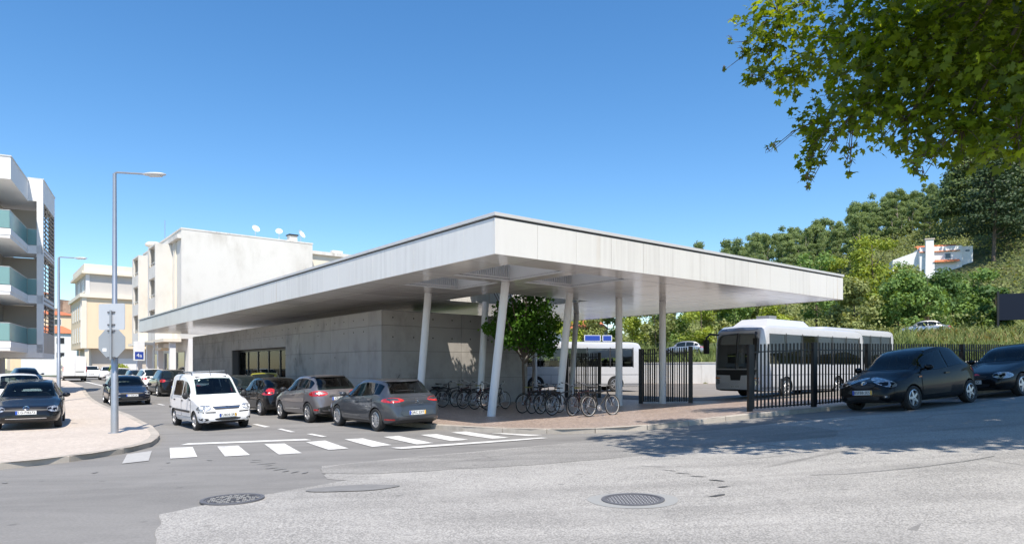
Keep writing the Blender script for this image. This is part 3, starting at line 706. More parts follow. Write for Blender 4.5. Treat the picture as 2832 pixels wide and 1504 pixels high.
# --- cream corner block (far left)
CB=thing('cream_building','cream three storey corner block with grey set-back top floor','building',(-60.7,95,0),ANG)
BX('ground_wall',CB,1.2,16,1.2,15,-.4,4.4,m_beige); BX('lower_wall',CB,0,16,0,15,4.4,11.6,m_cream)
BX('cornice',CB,-.35,16.2,-.35,15.2,11.601,12.1,m_cream2); BX('top_wall',CB,.5,16,.5,14.5,12.101,15.0,m_grey)
BX('roof_cornice',CB,-.1,16.4,-.1,15.1,15.001,15.35,m_cream2); BX('roof_parapet',CB,.2,16,.2,14.8,15.351,16.4,m_cream2)
BX('corner_strip',CB,.42,.9,.42,.499,12.101,15.0,m_shut); BX('corner_strip',CB,-.08,.5,-.08,-.001,4.4,11.6,m_cream2); BX('downpipe',CB,-.12,-.001,1.0,1.15,4.4,11.6,m_shut)
for zf in (5.4,8.6):
    for y in (2.6,5.6,8.6,11.6): win_x(CB,0,y,y+1.0,zf,zf+2.1,-1,m_shut,.08,.35)
for y in (3,8): 
    for d in (0,1.6): win_x(CB,.5,y+d,y+d+1.0,12.6,14.4,-1,m_shut,.08,.3)
win_y(CB,.5,8.2,11.4,12.5,14.5,-1,m_shut,.08,1.0)
for zf,m in ((4.6,m_beige),(7.7,m_blue),(12.1,m_beige)):
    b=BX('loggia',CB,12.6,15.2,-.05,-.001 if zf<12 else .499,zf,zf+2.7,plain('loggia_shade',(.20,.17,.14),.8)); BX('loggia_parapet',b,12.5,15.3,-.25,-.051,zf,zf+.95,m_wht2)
BX('loggia_parapet',CB,12.5,15.3,-.25,-.051,10.9,11.5,m_wht2)
win_y(CB,1.2,4,7,.0,3.0,-1,m_shut,.1,1.0,0,'roller_door'); win_y(CB,1.2,9,12.5,.0,2.6,-1,m_shut,.1,1.0,0,'roller_door')
for x in (.3,15.4): BX('pillar',CB,x,x+.5,.2,.7,-.4,4.399,m_cream2)

# --- far houses on the rise at the end of the street
def house(x,y,z,wx,wy,h,rz,wall,label,roofh=1.8,wins=((.25,.55),(.7,.55)),hip=True,rows=2):
    H=thing('distant_house',label,'house',(x,y,z),rz,'houses on the rise at the end of the street')
    BX('wall',H,-wx/2,wx/2,-wy/2,wy/2,-3,h,wall)
    e=.4; mb=MB(); r=wx*.28 if hip else 0
    mb.add([(-wx/2-e,-wy/2-e,h),(wx/2+e,-wy/2-e,h),(wx/2+e,wy/2+e,h),(-wx/2-e,wy/2+e,h),(-wx/2+r,0,h+roofh),(wx/2-r,0,h+roofh)],[(0,1,5,4),(1,2,5),(2,3,4,5),(3,0,4),(3,2,1,0)])
    mb.build('roof',m_tile,H)
    for k in range(rows):
        for fx,fw in wins: win_y(H,-wy/2,-wx/2+wx*fx-.8,-wx/2+wx*fx+.8,h-2.4-k*3,h-.9-k*3,-1,m_shut,.1,.2*k)
    return H
house(-103,150,0,10,9,9.2,R(32),m_wht,'white house with orange hipped roof behind the second lamp post')
house(-113,163,4,13,9,10.2,R(30),m_cream,'cream house with wide windows above the orange roof',1.2)
house(-128,178,4,9,9,17,R(36),m_beige,'tall brown tower house beside the slatted screen',1.5,((.3,.5),(.7,.5)),True,3)
RU=thing('ruined_hilltop','crumbling stone ruin on the far hilltop','ruin',(-136,205,0),R(20))
rk=MB()
for k in range(16):
    x=random.uniform(-12,12); h=19+random.uniform(-1.5,3.2)-abs(x)*.12; rk.prism([(x+random.uniform(.8,2.2)*math.cos(a)*1.4,random.uniform(-2,2)+1.8*math.sin(a)) for a in [2*math.pi*i/7 for i in range(7)]],-5,h)
ro=rk.build('stone_mass',plain('ruin_stone',(.38,.27,.20),.9,var=.5,scale=1.2),RU)
MB().prism([(13*math.cos(2*math.pi*i/20),5*math.sin(2*math.pi*i/20)) for i in range(20)],-6,18.2).build('rock_base',plain('ruin_rock',(.33,.26,.20),.9,var=.4,scale=.8),RU)

# --- small house behind the coaches and white villa on the hill
SH=thing('gabled_house','small white gabled house with orange roof behind the coach','house',(7.6,80,T(7.6,80)),R(25))
h=6.2-T(7.6,80); BX('wall',SH,-3,3,-2.2,2.2,-1,h,m_wht)
MB().add([(-3.001,-2.2,h),(-3.001,2.2,h),(-3.001,0,h+1.1)],[(0,2,1)]).build('gable',m_wht,SH); MB().add([(3.001,-2.2,h),(3.001,2.2,h),(3.001,0,h+1.1)],[(0,1,2)]).build('gable',m_wht,SH)
MB().add([(-3.2,-2.5,h-.1),(3.2,-2.5,h-.1),(3.2,0,h+1.18),(-3.2,0,h+1.18),(-3.2,2.5,h-.1),(3.2,2.5,h-.1)],[(0,1,2,3),(3,2,5,4)]).build('roof',m_tile,SH)
win_y(SH,-2.2,-2,-.6,h-2,h-.6,-1,m_shut,.08)
VX,VY=60.0,95.0; VZ=16.2
VI=thing('hillside_villa','white villa with orange tile roofs and tall chimney on the hill','house',(VX-.3,VY,VZ),R(-20)); VI.scale=(.86,.86,.86)
BX('main_wall',VI,-2.5,3.4,-2,3,-4,2.6,m_wht); BX('side_wall',VI,3.4,5.0,-1.5,3,-4,2.5,m_wht)
MB().add([(-2.6,-2.3,1.75),(3.1,-2.3,1.75),(3.1,.3,3.2),(-2.6,.3,3.2)],[(0,1,2,3)]).build('roof',m_tile,VI)
MB().add([(-.8,-2.9,.0),(3.0,-2.9,.0),(3.0,-2.01,.45),(-.8,-2.01,.45)],[(0,1,2,3)]).build('porch_roof',m_tile,VI)
MB().add([(-2.8,-.3,2.9),(-.9,-.3,2.9),(-.9,1.0,3.2),(-2.8,1.0,3.2)],[(0,1,2,3)]).build('rear_roof',m_tile,VI)
ch=MB(); ch.hexa([(-1.9,-2.9,-4),(-.5,-2.9,-4),(-.5,-2.01,-4),(-1.9,-2.01,-4)],[(-1.75,-2.6,3.7),(-.65,-2.6,3.7),(-.65,-2.01,3.7),(-1.75,-2.01,3.7)]); ch.build('chimney',m_wht,VI); BX('chimney_cap',VI,-1.9,-.5,-2.7,-1.95,3.701,3.9,m_beige)
MB().hexa([(-6.2,-1,-4),(-2.5,-1,-4),(-2.5,3,-4),(-6.2,3,-4)],[(-6.2,-1,.9),(-2.5,-1,2.2),(-2.5,3,2.2),(-6.2,3,.9)]).build('left_wing',m_wht,VI)
win_y(VI,-2.0,1.0,1.9,.55,1.5,-1,m_frame,.08); win_y(VI,-1.5,3.9,4.6,1.6,2.0,-1,m_frame,.06)
# dark panel wall on the bank, low retaining wall of the yard
DP=thing('dark_hoarding','dark navy hoarding panel on the grassy bank','hoarding',(44.7,58.5,T(44.7,58.5)+1.7),R(-22))
BX('panel',DP,-2,6,-.1,.1,-.5,1.8,solid('navy_panel',(.008,.014,.028),.8,0,.2)); BX('post',DP,-2.1,-1.95,-.15,.15,-2.3,2.0,m_black); BX('post',DP,2,2.15,-.16,.16,-2.3,2.0,m_black)
RW=thing('retaining_wall','low pale wall along the back of the coach yard','wall',(17.5,62,0),math.atan2(-.53,.85))
for k in range(-5,8): panel('wall_panel',RW,k*5.0+.006,k*5.0+4.994,-.12,.12,-.3,2.05,m_wht2)
BX('coping',RW,-25,40,-.18,.18,2.051,2.13,m_wht2); BX('backfill',RW,-25,40,.121,4.2,.2,1.75,m_soil)
# ------------------------------------------------------------------ vehicles
def pchip(pts):
    X=np.array([p[0] for p in pts],float); Y=np.array([p[1] for p in pts],float); h=np.diff(X); d=np.diff(Y)/h; m=np.zeros(len(X))
    for i in range(1,len(X)-1):
        if d[i-1]*d[i]>0:
            w1,w2=2*h[i]+h[i-1],h[i]+2*h[i-1]; m[i]=(w1+w2)/(w1/d[i-1]+w2/d[i])
    m[0],m[-1]=d[0],d[-1]
    def f(x):
        x=np.clip(np.asarray(x,float),X[0],X[-1]); i=np.clip(np.searchsorted(X,x)-1,0,len(X)-2); t=(x-X[i])/h[i]
        return (1+2*t)*(1-t)**2*Y[i]+t*(1-t)**2*h[i]*m[i]+t*t*(3-2*t)*Y[i+1]+t*t*(t-1)*h[i]*m[i+1]
    return f
m_tyre=plain('tyre',(.025,.025,.025),.8,var=.3,scale=20)
m_alloy=plain('alloy',(.55,.55,.56),.32,.8,var=.05)
m_hub=solid('wheel_dark',(.03,.03,.032),.6)
m_blackp=plain('black_plastic',(.022,.022,.023),.55,var=.15)
m_cglass=NT('car_glass'); m_cglass.col((.010,.016,.018)); m_cglass.rough(.015); m_cglass.b.inputs['Specular IOR Level'].default_value=.45; m_cglass=m_cglass.m
m_lamp=NT('headlamp'); m_lamp.col(m_lamp.ramp(m_lamp.voro(14,m_lamp.pos(True)),[(.1,(.75,.76,.78)),(.5,(.30,.32,.34))])); m_lamp.rough(.08); m_lamp.set(Metallic=.45); m_lamp.b.inputs['Coat Weight'].default_value=1; m_lamp=m_lamp.m
m_red=NT('tail_lamp'); m_red.col(m_red.ramp(m_red.noise(9,2,.5,m_red.pos(True)),[(.35,(.30,.008,.010)),(.7,(.62,.03,.03))])); m_red.rough(.1); m_red.b.inputs['Coat Weight'].default_value=1; m_red=m_red.m
m_amber=solid('amber',(.75,.25,.03),.2); m_chrome=solid('chrome',(.75,.75,.76),.12,1.0); m_plate=plain('number_plate',(.74,.74,.72),.4,var=.03)
m_pblue=solid('plate_blue',(.02,.08,.42),.4); m_pyel=solid('plate_yellow',(.75,.42,.03),.4)
m_lfab=solid('seat_fabric',(.10,.10,.105),.9); m_cabin=solid('cabin_trim',(.13,.13,.13),.85)
def autoglass(name,tint):
    t=NT(name); g_=t.n('ShaderNodeBsdfGlossy'); g_.inputs['Roughness'].default_value=.012; tp=t.n('ShaderNodeBsdfTransparent'); tp.inputs[0].default_value=(*tint,1)
    fr=t.n('ShaderNodeFresnel'); fr.inputs[0].default_value=1.5; mx=t.n('ShaderNodeMixShader'); t.l(fr.outputs[0],mx.inputs[0]); t.l(tp.outputs[0],mx.inputs[1]); t.l(g_.outputs[0],mx.inputs[2]); t.l(mx.outputs[0],t.out.inputs['Surface']); return t.m
m_agl=autoglass('car_glass_clear',(.50,.59,.58)); m_agl2=autoglass('car_glass_tinted',(.30,.34,.34)); m_bgl=autoglass('coach_glass_clear',(.74,.77,.78)); m_bgl2=autoglass('coach_glass_low',(.22,.23,.24))
_wheel={}
def wheel_meshes(r,style):
    k=(round(r,3),style)
    if k in _wheel: return _wheel[k]
    w=.105; t=MB(); t.lathe([(r*.62,-w*.85),(r*.80,-w),(r*.95,-w*.92),(r,-w*.6),(r,w*.6),(r*.95,w*.92),(r*.80,w),(r*.66,w*.82),(r*.64,w*.3),(.0,w*.25)],32,0,None,'y')
    R_=MB(); ns,kind=style; rr=r*.66
    R_.lathe([(rr,w*.3),(rr*1.02,w*.86),(rr*.93,w*.92),(rr*.90,w*.55),(rr*.90,w*.3)],32,0,None,'y')
    R_.lathe([(rr*.24,w*.35),(rr*.24,w*.78),(rr*.12,w*.86),(0,w*.86)],16,0,None,'y')
    for i in range(ns):
        for dd in ((-.13,.13) if kind=='twin' else (0,)):
            M=Matrix.Rotation(2*math.pi*i/ns+dd,4,'Y'); hw=rr*(.10 if kind!='twin' else .055) if kind!='wide' else rr*.17
            R_.hexa([tuple(M@Vector(p)) for p in ((rr*.15,w*.5,-hw*1.2),(rr*.93,w*.5,-hw),(rr*.93,w*.5,hw),(rr*.15,w*.5,hw*1.2))],[tuple(M@Vector(p)) for p in ((rr*.15,w*.84,-hw),(rr*.93,w*.80,-hw*.7),(rr*.93,w*.80,hw*.7),(rr*.15,w*.84,hw))])
    _wheel[k]=(t.mesh('wheel',[m_tyre,m_hub],True,40),R_.mesh('rim',m_alloy,True,30)); return _wheel[k]
def outward(me):
    bm=bmesh.new(); bm.from_mesh(me); bmesh.ops.remove_doubles(bm,verts=bm.verts,dist=1e-6); bmesh.ops.recalc_face_normals(bm,faces=bm.faces)
    if bm.calc_volume(signed=True)<0: bmesh.ops.reverse_faces(bm,faces=bm.faces)
    bm.to_mesh(me); bm.free()
class Body:
    """lofted vehicle shell; x forward, y left, z up, origin on the ground under the middle"""
    def __init__(s,name,label,cat,L,W,top,belt,plan,paint_,wheels,r,bottom=.2,roofw=.70,sh=.95,group=None,arch=1.13,boxy=False,style=(8,'spoke'),gh0=.30):
        s.cs=[]; s.cp=[]; s.gl=None; s.t=thing(name,label,cat,group=group); s.L,s.W,s.p,s.r=L,W,paint_,r
        s.top=pchip(top); s.belt=pchip(belt); s.plan=pchip(plan); s.roofw=roofw
        zb=pchip([(0,bottom+.10),(.12,bottom+.03),(.5,bottom),(L-.5,bottom),(L-.12,bottom+.05),(L,bottom+.16)])
        xs=np.unique(np.concatenate([[0,.02,.05,.1,.17,.26],np.linspace(.36,L-.36,34),[L-.26,L-.17,L-.1,L-.05,L-.02,L]]))
        rings=[]
        for x in xs:
            b=float(zb(x)); t=max(float(s.top(x)),b+.1); be=min(float(s.belt(x)),t-.035); w=float(s.plan(x))*W/2; gh=t-be
            k=min(1,max(0,(gh-.03)/gh0)); wr=w*((1-k)*.88+k*roofw); ws=w*sh
            if boxy:
                rc=.16
                q1,q2=min(.04,.1*(be-b)),min(.2,.3*(be-b)); rc=min(.16,.5*(t-be)); half=[(0,b),(w*.8,b),(w*.97,b+q1),(w,b+q2),(w,b+.5*(be-b)),(w,be),(w*.995,be+.33*(t-be)),(w*.985,be+.6*(t-be)),(w*.975,t-rc*1.25),(w*.95,t-rc*.55),(w*.88,t-rc*.15),(w*.5,t),(0,t+.03)]
            else:
                e=min(.07,gh*.5)
                q1,q2=min(.04,.1*(be-b)),min(.13,.3*(be-b)); half=[(0,b),(w*.80,b),(w*.93,b+q1),(w*.985,b+q2),(w,b+.48*(be-b)),(w*.99,b+.80*(be-b)),(ws,be),(ws+(wr-ws)*.36,be+(gh-e)*.34),(ws+(wr-ws)*.72,be+(gh-e)*.70),(wr,t-e),(wr*.93,t-e*.35),(wr*.55,t),(0,t+.012)]
            X=L/2-x
            rings.append([(X,-y,z) for y,z in half]+[(X,y,z) for y,z in half[-2:0:-1]])
        n=len(rings[0]); mb=MB(); v=[p for rg in rings for p in rg]; f=[]
        for i in range(len(rings)-1):
            for j in range(n): f.append((i*n+j,i*n+(j+1)%n,(i+1)*n+(j+1)%n,(i+1)*n+j))
        for idx,sgn in ((0,1),(len(rings)-1,-1)):
            c=np.mean(np.array(rings[idx]),axis=0); ci=len(v); v.append((c[0]+.012*sgn,c[1],c[2]))
            for j in range(n):
                a,b_=idx*n+j,idx*n+(j+1)%n; f.append((ci,b_,a) if sgn>0 else (ci,a,b_))
        mb.add(v,f); me=mb.mesh('shell',[paint_,m_blackp])
        outward(me)
        ob=bpy.data.objects.new('tmp',me); COL.objects.link(ob); cut=MB()
        s.wheels=wheels
        for xw in wheels:
            X=L/2-xw
            for sg in (-1,1):
                ra=r*arch; n_=26; yi,yo=sg*(W/2-.30),sg*(W/2+.15)
                ring0=[(X+ra*math.cos(2*math.pi*i/n_),yi,r+ra*math.sin(2*math.pi*i/n_)) for i in range(n_)]; ring1=[(p[0],yo,p[2]) for p in ring0]
                cut.hexa(ring0,ring1)
        cme=cut.mesh('cut',[m_blackp]); outward(cme)
        co=bpy.data.objects.new('tmpcut',cme); COL.objects.link(co); mod=ob.modifiers.new('b','BOOLEAN'); mod.operation='DIFFERENCE'; mod.object=co; mod.solver='EXACT'
        dg=bpy.context.evaluated_depsgraph_get(); new=bpy.data.meshes.new_from_object(ob.evaluated_get(dg)); bpy.data.objects.remove(ob); bpy.data.objects.remove(co)
        new.materials.clear(); new.materials.append(paint_); new.materials.append(m_blackp)
        mi=[]; 
        for p in new.polygons:
            c=p.center; k=0
            for xw in wheels:
                d=math.hypot(c.x-(L/2-xw),c.z-r)
                if d<r*arch+.004 and abs(c.y)<W/2-.02 and (abs(p.normal.y)>.9 and abs(c.y)<W/2-.2 or abs(abs(d)-r*arch)<.03 and abs(p.normal.y)<.4): k=1
            if p.normal.z<-.8 and c.z<bottom+.12: k=1
            mi.append(k)
        new.polygons.foreach_set('material_index',mi); new.polygons.foreach_set('use_smooth',[True]*len(new.polygons)); new.set_sharp_from_angle(angle=R(38)); new.name='body'
        s.body=link('body',new,s.t); s.bvh=BVHTree.FromPolygons([v.co[:] for v in new.vertices],[p.vertices[:] for p in new.polygons])
        tm,rm=wheel_meshes(r,style)
        for xw in wheels:
            for sg in (-1,1):
                wo=link('wheel',tm,s.t,(L/2-xw,sg*(W/2-.12),r),(0,0,0 if sg>0 else math.pi)); link('rim',rm,wo)
    def proj(s,poly,o,ax,ay,d,mat,name,off=.006,step=.09,parent=None,smooth=1,label=None):
        poly=chaikin(poly,smooth) if smooth else poly
        vs,fs=cdt(poly,step); o,ax,ay,d=Vector(o),Vector(ax),Vector(ay),Vector(d).normalized(); V=[]; ok=[]
        for u,v in vs:
            p=o+ax*u+ay*v-d*(s.L/2+2); h=s.bvh.ray_cast(p,d)
            if h[0] is None: V.append((0,0,0)); ok.append(False)
            else:
                nrm=h[1] if h[1].dot(d)<0 else -h[1]; V.append(tuple(h[0]+nrm*off-d*off*.3)); ok.append(True)
        fs=[f for f in fs if all(ok[i] for i in f)]
        if not fs: return None
        used=sorted({i for f in fs for i in f}); mp={i:k for k,i in enumerate(used)}
        mb=MB().add([V[i] for i in used],[tuple(mp[i] for i in f) for f in fs]); ob=mb.build(name,mat,parent or s.t,True,50)
        p=ob.data.polygons[0]
        if p.normal.dot(d)>0: ob.data.flip_normals()
        if label: ob['label']=label
        return ob
    def side(s,poly,sg,mat,name,**k): return s.proj([(p[0],p[1]) for p in poly],(s.L/2,0,0),(-1,0,0),(0,0,1),(0,-sg,0),mat,name,**k)
    def front(s,poly,mat,name,**k): return s.proj(poly,(0,0,0),(0,1,0),(0,0,1),(-1,0,0),mat,name,**k)
    def rear(s,poly,mat,name,**k): return s.proj(poly,(0,0,0),(0,1,0),(0,0,1),(1,0,0),mat,name,**k)
    def diag(s,poly,sg,end,mat,name,ang=40,**k):
        """lamp seen from a corner; poly in (u outward->inward.., z) about the corner"""
        a=R(ang); d=(-math.cos(a)*end,-math.sin(a)*sg,0); ax=(-math.sin(a)*end,math.cos(a)*sg,0); c=(end*(s.L/2-.15),sg*(s.W/2-.15),0)
        return s.proj(poly,c,ax,(0,0,1),d,mat,name,**k)
    def dlo(s,xa,xb,lo=.03,hi=.10,n=9,trim=(0,0)):
        """side-window outline between belt and roof line"""
        X=np.linspace(xa,xb,n); b=s.belt(X)+lo; t=np.minimum(s.top(X)-hi,float(max(s.top(X)))-hi); t=np.maximum(t,b+.015)
        low=list(zip(X,b)); up=list(zip(X,t)); low[0]=(low[0][0]+trim[0],low[0][1]); 
        return low+up[::-1]
    def sidewins(s,xa,pillars,xb,mat=None,lo=.03,hi=.10,gap=.05):
        cuts=[xa]+list(pillars)+[xb]
        for a,b in zip(cuts,cuts[1:]):
            for sg in (-1,1):
                P=s.dlo(a+(gap/2 if a!=xa else 0),b-(gap/2 if b!=xb else 0),lo,hi); s.cs.append((P,sg)); s.side(P,sg,mat or (m_agl2 if s.gl and a>xa+.5 else s.gl) or m_cglass,'side_window',smooth=0)
    def screen(s,xc,xr,wb,wt,name,inset=.05,end=1,mat=None):
        """windscreen (end=1) or rear window (end=-1) between profile points xc (low) and xr (high)"""
        a=Vector((s.L/2-xc,0,float(s.top(xc)))); b=Vector((s.L/2-xr,0,float(s.top(xr)))); sl=(b-a); ln=sl.length; sl.normalize(); d=-Vector((0,1,0)).cross(sl)
        if d.x*end>0: d=-d
        P=[(-wb,inset),(-wb*.5,inset*.6),(0,inset*.5),(wb*.5,inset*.6),(wb,inset),(wt,ln-inset),(0,ln-inset*.6),(-wt,ln-inset)]
        s.cp.append((P,a,Vector((0,1,0)),sl,d)); return s.proj(P,a,(0,1,0),sl,d,mat or s.gl or m_cglass,name,smooth=0,step=.12)
    def doors(s,cuts,lo=None,hi=.0):
        z0=(lo or .2+.16)
        for a,b in zip(cuts,cuts[1:]):
            for sg in (-1,1):
                X=np.linspace(a,b,6); up=[(x,float(s.belt(x))+.012+hi) for x in X][::-1]; P=[(a,z0+.05),(a+.05,z0),(b-.05,z0),(b,z0+.05)]+up
                c=(sum(p[0] for p in P)/len(P),sum(p[1] for p in P)/len(P)); Q=[(c[0]+(x-c[0])*1.018,c[1]+(z-c[1])*1.022) for x,z in P]
                dr=s.side(P,sg,s.p,'door',off=.0065,smooth=0)
                if dr:
                    s.side(Q,sg,m_blackp,'door_seam',off=.003,smooth=0,parent=dr)
                    xh,zh=b-.13,float(s.belt(b-.13))-.10; h=s.bvh.ray_cast(Vector((s.L/2-xh,sg*3,zh)),Vector((0,-sg,0)))
                    if h[0]: MB().box(-.09,.09,-.012,.022,-.017,.017,0,Matrix.Translation(h[0]+Vector((0,sg*.012,0)))).build('handle',s.handle if hasattr(s,'handle') else s.p,dr)
    def mirrors(s,x,z,mat=None,size=(.08,.11,.075)):
        for sg in (-1,1):
            X=s.L/2-x; mb=MB(); mb.ball((X,sg*(s.W/2+.09),z),size,12,8); mb.tube([(X-.02,sg*(s.W/2-.12),z-.05),(X,sg*(s.W/2+.04),z-.02)],.025,6); mo=mb.build('mirror',mat or s.p,s.t,True,50)
            MB().add([(X-size[0]*.7,sg*(s.W/2+.09)+dy,z+dz) for dy,dz in ((-.07,-.045),(.07,-.045),(.07,.045),(-.07,.045))],[(0,1,2,3)]).build('mirror_glass',m_chrome,mo)
    def plate(s,end,z,txt,w=.26,h=.055,x=None,yel=True,y=0,eu=True):
        hit=s.bvh.ray_cast(Vector((end*9,y,z)),Vector((-end,0,0)))
        X=(hit[0].x if hit[0] else end*s.L/2)+end*.022
        M=Matrix.Translation((X,y,z))@Matrix.Rotation(R(90)*end,4,'Z')@Matrix.Rotation(R(90),4,'X')
        p=MB().box(-w,w,-h,h,-.018,0,0,M).build('number_plate',m_plate,s.t)
        if eu: MB().box(-w-.0,-w+.05,-h+.002,h-.002,-.002,.002,0,M).build('plate_band',m_pblue,p)
        if yel: MB().box(w-.045,w,-h+.002,h-.002,-.002,.002,0,M).build('plate_tab',m_pyel,p)
        text(p,txt,.098,m_ink,M@Matrix.Translation((.01 if eu and not yel else 0,0,.003)),'plate_lettering')
        return p
    def badge(s,end,z,r=.055,kind='ring',y=0):
        hit=s.bvh.ray_cast(Vector((end*9,y,z)),Vector((-end,0,0)))
        if not hit[0]: return
        nrm=hit[1] if hit[1].x*end>0 else -hit[1]
        M=Matrix.Translation(hit[0]+nrm*.012)@nrm.to_track_quat('Z','Y').to_matrix().to_4x4()
        mb=MB(); ry=.7 if kind=='oval' else 1
        def arc(r0,r1,ky=1,n=20):
            pts=[tuple(M@Vector((r0*math.cos(2*math.pi*i/n),r1*math.sin(2*math.pi*i/n)*ky,0))) for i in range(n)]; mb.tube(pts,r*.11,5,0,False,True)
        if kind in('ring','oval','flash'): arc(r*(1.3 if kind=='oval' else 1),r*(.85 if kind=='oval' else 1))
        if kind=='oval': arc(r*.45,r*.8); arc(r*.85,r*.35)
        if kind=='flash': mb.tube([tuple(M@Vector((-r*1.3,0,0))),tuple(M@Vector((r*.2,r*.15,0))),tuple(M@Vector((-r*.2,-r*.15,0))),tuple(M@Vector((r*1.3,0,0)))],r*.12,5)
        if kind=='ring':
            for q in ([(-.75,.55),(0,-.75),(.75,.55)],[(-.4,.75),(0,0),(.4,.75)]): mb.tube([tuple(M@Vector((a*r,b*r,0))) for a,b in q],r*.1,5)
        if kind=='diamond': mb.tube([tuple(M@Vector((a*r*.75,b*r,0))) for a,b in((0,1),(1,0),(0,-1),(-1,0))],r*.15,5,0,False,True)
        if kind=='s':
            mb.tube([tuple(M@Vector((a*r,b*r,0))) for a,b in((.8,.9),(-.8,.9),(-.8,.1),(.8,-.1),(.8,-.9),(-.8,-.9))],r*.22,5)
        if kind=='lion': mb.tube([tuple(M@Vector((a*r,b*r,0))) for a,b in((-.5,-.9),(.1,-.2),(-.3,.3),(.3,.9),(.5,.2))],r*.16,5)
        mb.build('badge',m_chrome,s.t,True,40)
    def line(s,pts,sg,mat,name,h=.012,off=.006):
        P=list(pts)+[(x,z+h) for x,z in reversed(pts)]; return s.side(P,sg,mat,name,off=off,smooth=0)
    def hollow(s,poly,yin,seats=(),depth=.55,trim=None):
        """open the cabin behind the glass; poly = cabin outline in (metres from nose, z)"""
        L2=s.L/2; mods=[]; body=s.body
        def op(mb):
            me=mb.mesh('c',[m_cabin]); outward(me); o=bpy.data.objects.new('c',me); COL.objects.link(o); m=body.modifiers.new('b','BOOLEAN'); m.operation='DIFFERENCE'; m.object=o; m.solver='EXACT'; mods.append(o)
        op(MB().hexa([(L2-x,-yin,z) for x,z in poly],[(L2-x,yin,z) for x,z in poly]))
        if s.cs:
            mb=MB()
            for P,sg in s.cs:
                cx=sum(p[0] for p in P)/len(P); cz=sum(p[1] for p in P)/len(P); Q=[(L2-(cx+(x-cx)*.97),cz+(z-cz)*.95) for x,z in P]
                mb.hexa([(x,sg*(yin-.05),z) for x,z in Q],[(x,sg*(s.W/2+.3),z) for x,z in Q])
            op(mb)
        for P,o,ax,ay,d in s.cp:
            cx=sum(p[0] for p in P)/len(P); cz=sum(p[1] for p in P)/len(P); Q=[o+ax*(cx+(u-cx)*.965)+ay*(cz+(v-cz)*.95) for u,v in P]; d=Vector(d).normalized()
            op(MB().hexa([tuple(q-d*.35) for q in Q],[tuple(q+d*depth) for q in Q]))
        new=bpy.data.meshes.new_from_object(body.evaluated_get(bpy.context.evaluated_depsgraph_get()))
        if len(new.polygons)<200: 
            for m in list(body.modifiers): body.modifiers.remove(m)
            for o in mods: bpy.data.objects.remove(o)
            print('hollow failed',s.t.name); return
        body.modifiers.clear()
        for o in mods: bpy.data.objects.remove(o)
        old=[p.material_index for p in body.data.polygons]; mi=[]; co=new.vertices
        for p in new.polygons:
            h=s.bvh.find_nearest(p.center); 
            inn=h[3]>.012 or any(s.bvh.find_nearest(co[i].co)[3]>.02 for i in p.vertices)
            mi.append(2 if inn else old[h[2]])
        new.materials.clear()
        for m in (s.p,m_blackp,trim or m_cabin): new.materials.append(m)
        new.polygons.foreach_set('material_index',mi); new.polygons.foreach_set('use_smooth',[True]*len(new.polygons)); new.set_sharp_from_angle(angle=R(38)); new.name='body'; body.data=new
        zf=min(z for x,z in poly)
        for (x,y,w_,h,hr) in seats:
            X=L2-x; mb=MB(); mb.hexa([(X+.45,y-w_,zf-.02),(X+.45,y+w_,zf-.02),(X-.1,y+w_,zf-.02),(X-.1,y-w_,zf-.02)],[(X+.45,y-w_,zf+.06),(X+.45,y+w_,zf+.06),(X-.1,y+w_,zf+.05),(X-.1,y-w_,zf+.05)])
            mb.hexa([(X+.06,y-w_,zf),(X+.06,y+w_,zf),(X-.10,y+w_,zf),(X-.10,y-w_,zf)],[(X-.10,y-w_*.8,zf+h),(X-.10,y+w_*.8,zf+h),(X-.20,y+w_*.8,zf+h),(X-.20,y-w_*.8,zf+h)]); so=mb.build('seat',m_lfab,s.t,True,30)
            if hr: MB().ball((X-.17,y,zf+h+.09),(.045,.13,.085),10,6).build('headrest',m_lfab,so,True,60)
    def carcabin(s,xc,xr0,xr1,xe,H,bz,cz,lhd=1):
        yin=s.W/2*.60; zf=bz-.28
        s.hollow([(xc+.10,zf),(xe,zf),(xe,bz+.02),(xr1+.22,H-.15),(xr1,H-.075),(xr0+.35,H-.06),(xr0+.02,H-.13),(xc+.22,cz-.03),(xc+.10,cz-.12)],yin,((xr0+.38,.36,.24,.46,True),(xr0+.38,-.36,.24,.46,True),(xr0+1.22,0,.56,.40,False)))
        X=s.L/2-(xc+.62); c=[(X-.10*math.cos(t)*.5,.36+.18*math.sin(t),bz+.02+.16*math.cos(t)) for t in [2*math.pi*i/18 for i in range(18)]]; MB().tube(c,.013,6,0,False,True).build('steering_wheel',m_blackp,s.t,True,60)
        Xm=s.L/2-(xr0+.06); MB().ball((Xm,0,H-.17),(.025,.11,.035),10,6).build('rear_view_mirror',m_blackp,s.t,True,60)
    def place(s,x,y,hx,hy,z=None,scale=1.0,off=0.0):
        """centre x,y, heading hx,hy; tilts with the ground"""
        l=math.hypot(hx,hy); hx,hy=hx/l,hy/l; L2=1.3
        f=lambda a,b: g(a,b)+off
        zf,zr=f(x+hx*L2,y+hy*L2),f(x-hx*L2,y-hy*L2); zl,zr2=f(x-hy*.75,y+hx*.75),f(x+hy*.75,y-hx*.75)
        s.t.rotation_mode='XYZ'
        if z is None: z=(zf+zr)/2; pitch=-math.atan2(zf-zr,2*L2); roll=math.atan2(zl-zr2,1.5)
        else: pitch=roll=0
        M=Matrix.Rotation(math.atan2(hy,hx),4,'Z')@Matrix.Rotation(pitch,4,'Y')@Matrix.Rotation(roll,4,'X')
        s.t.rotation_euler=M.to_euler(); s.t.location=(x,y,z+.002); s.t.scale=(scale,)*3
        return s
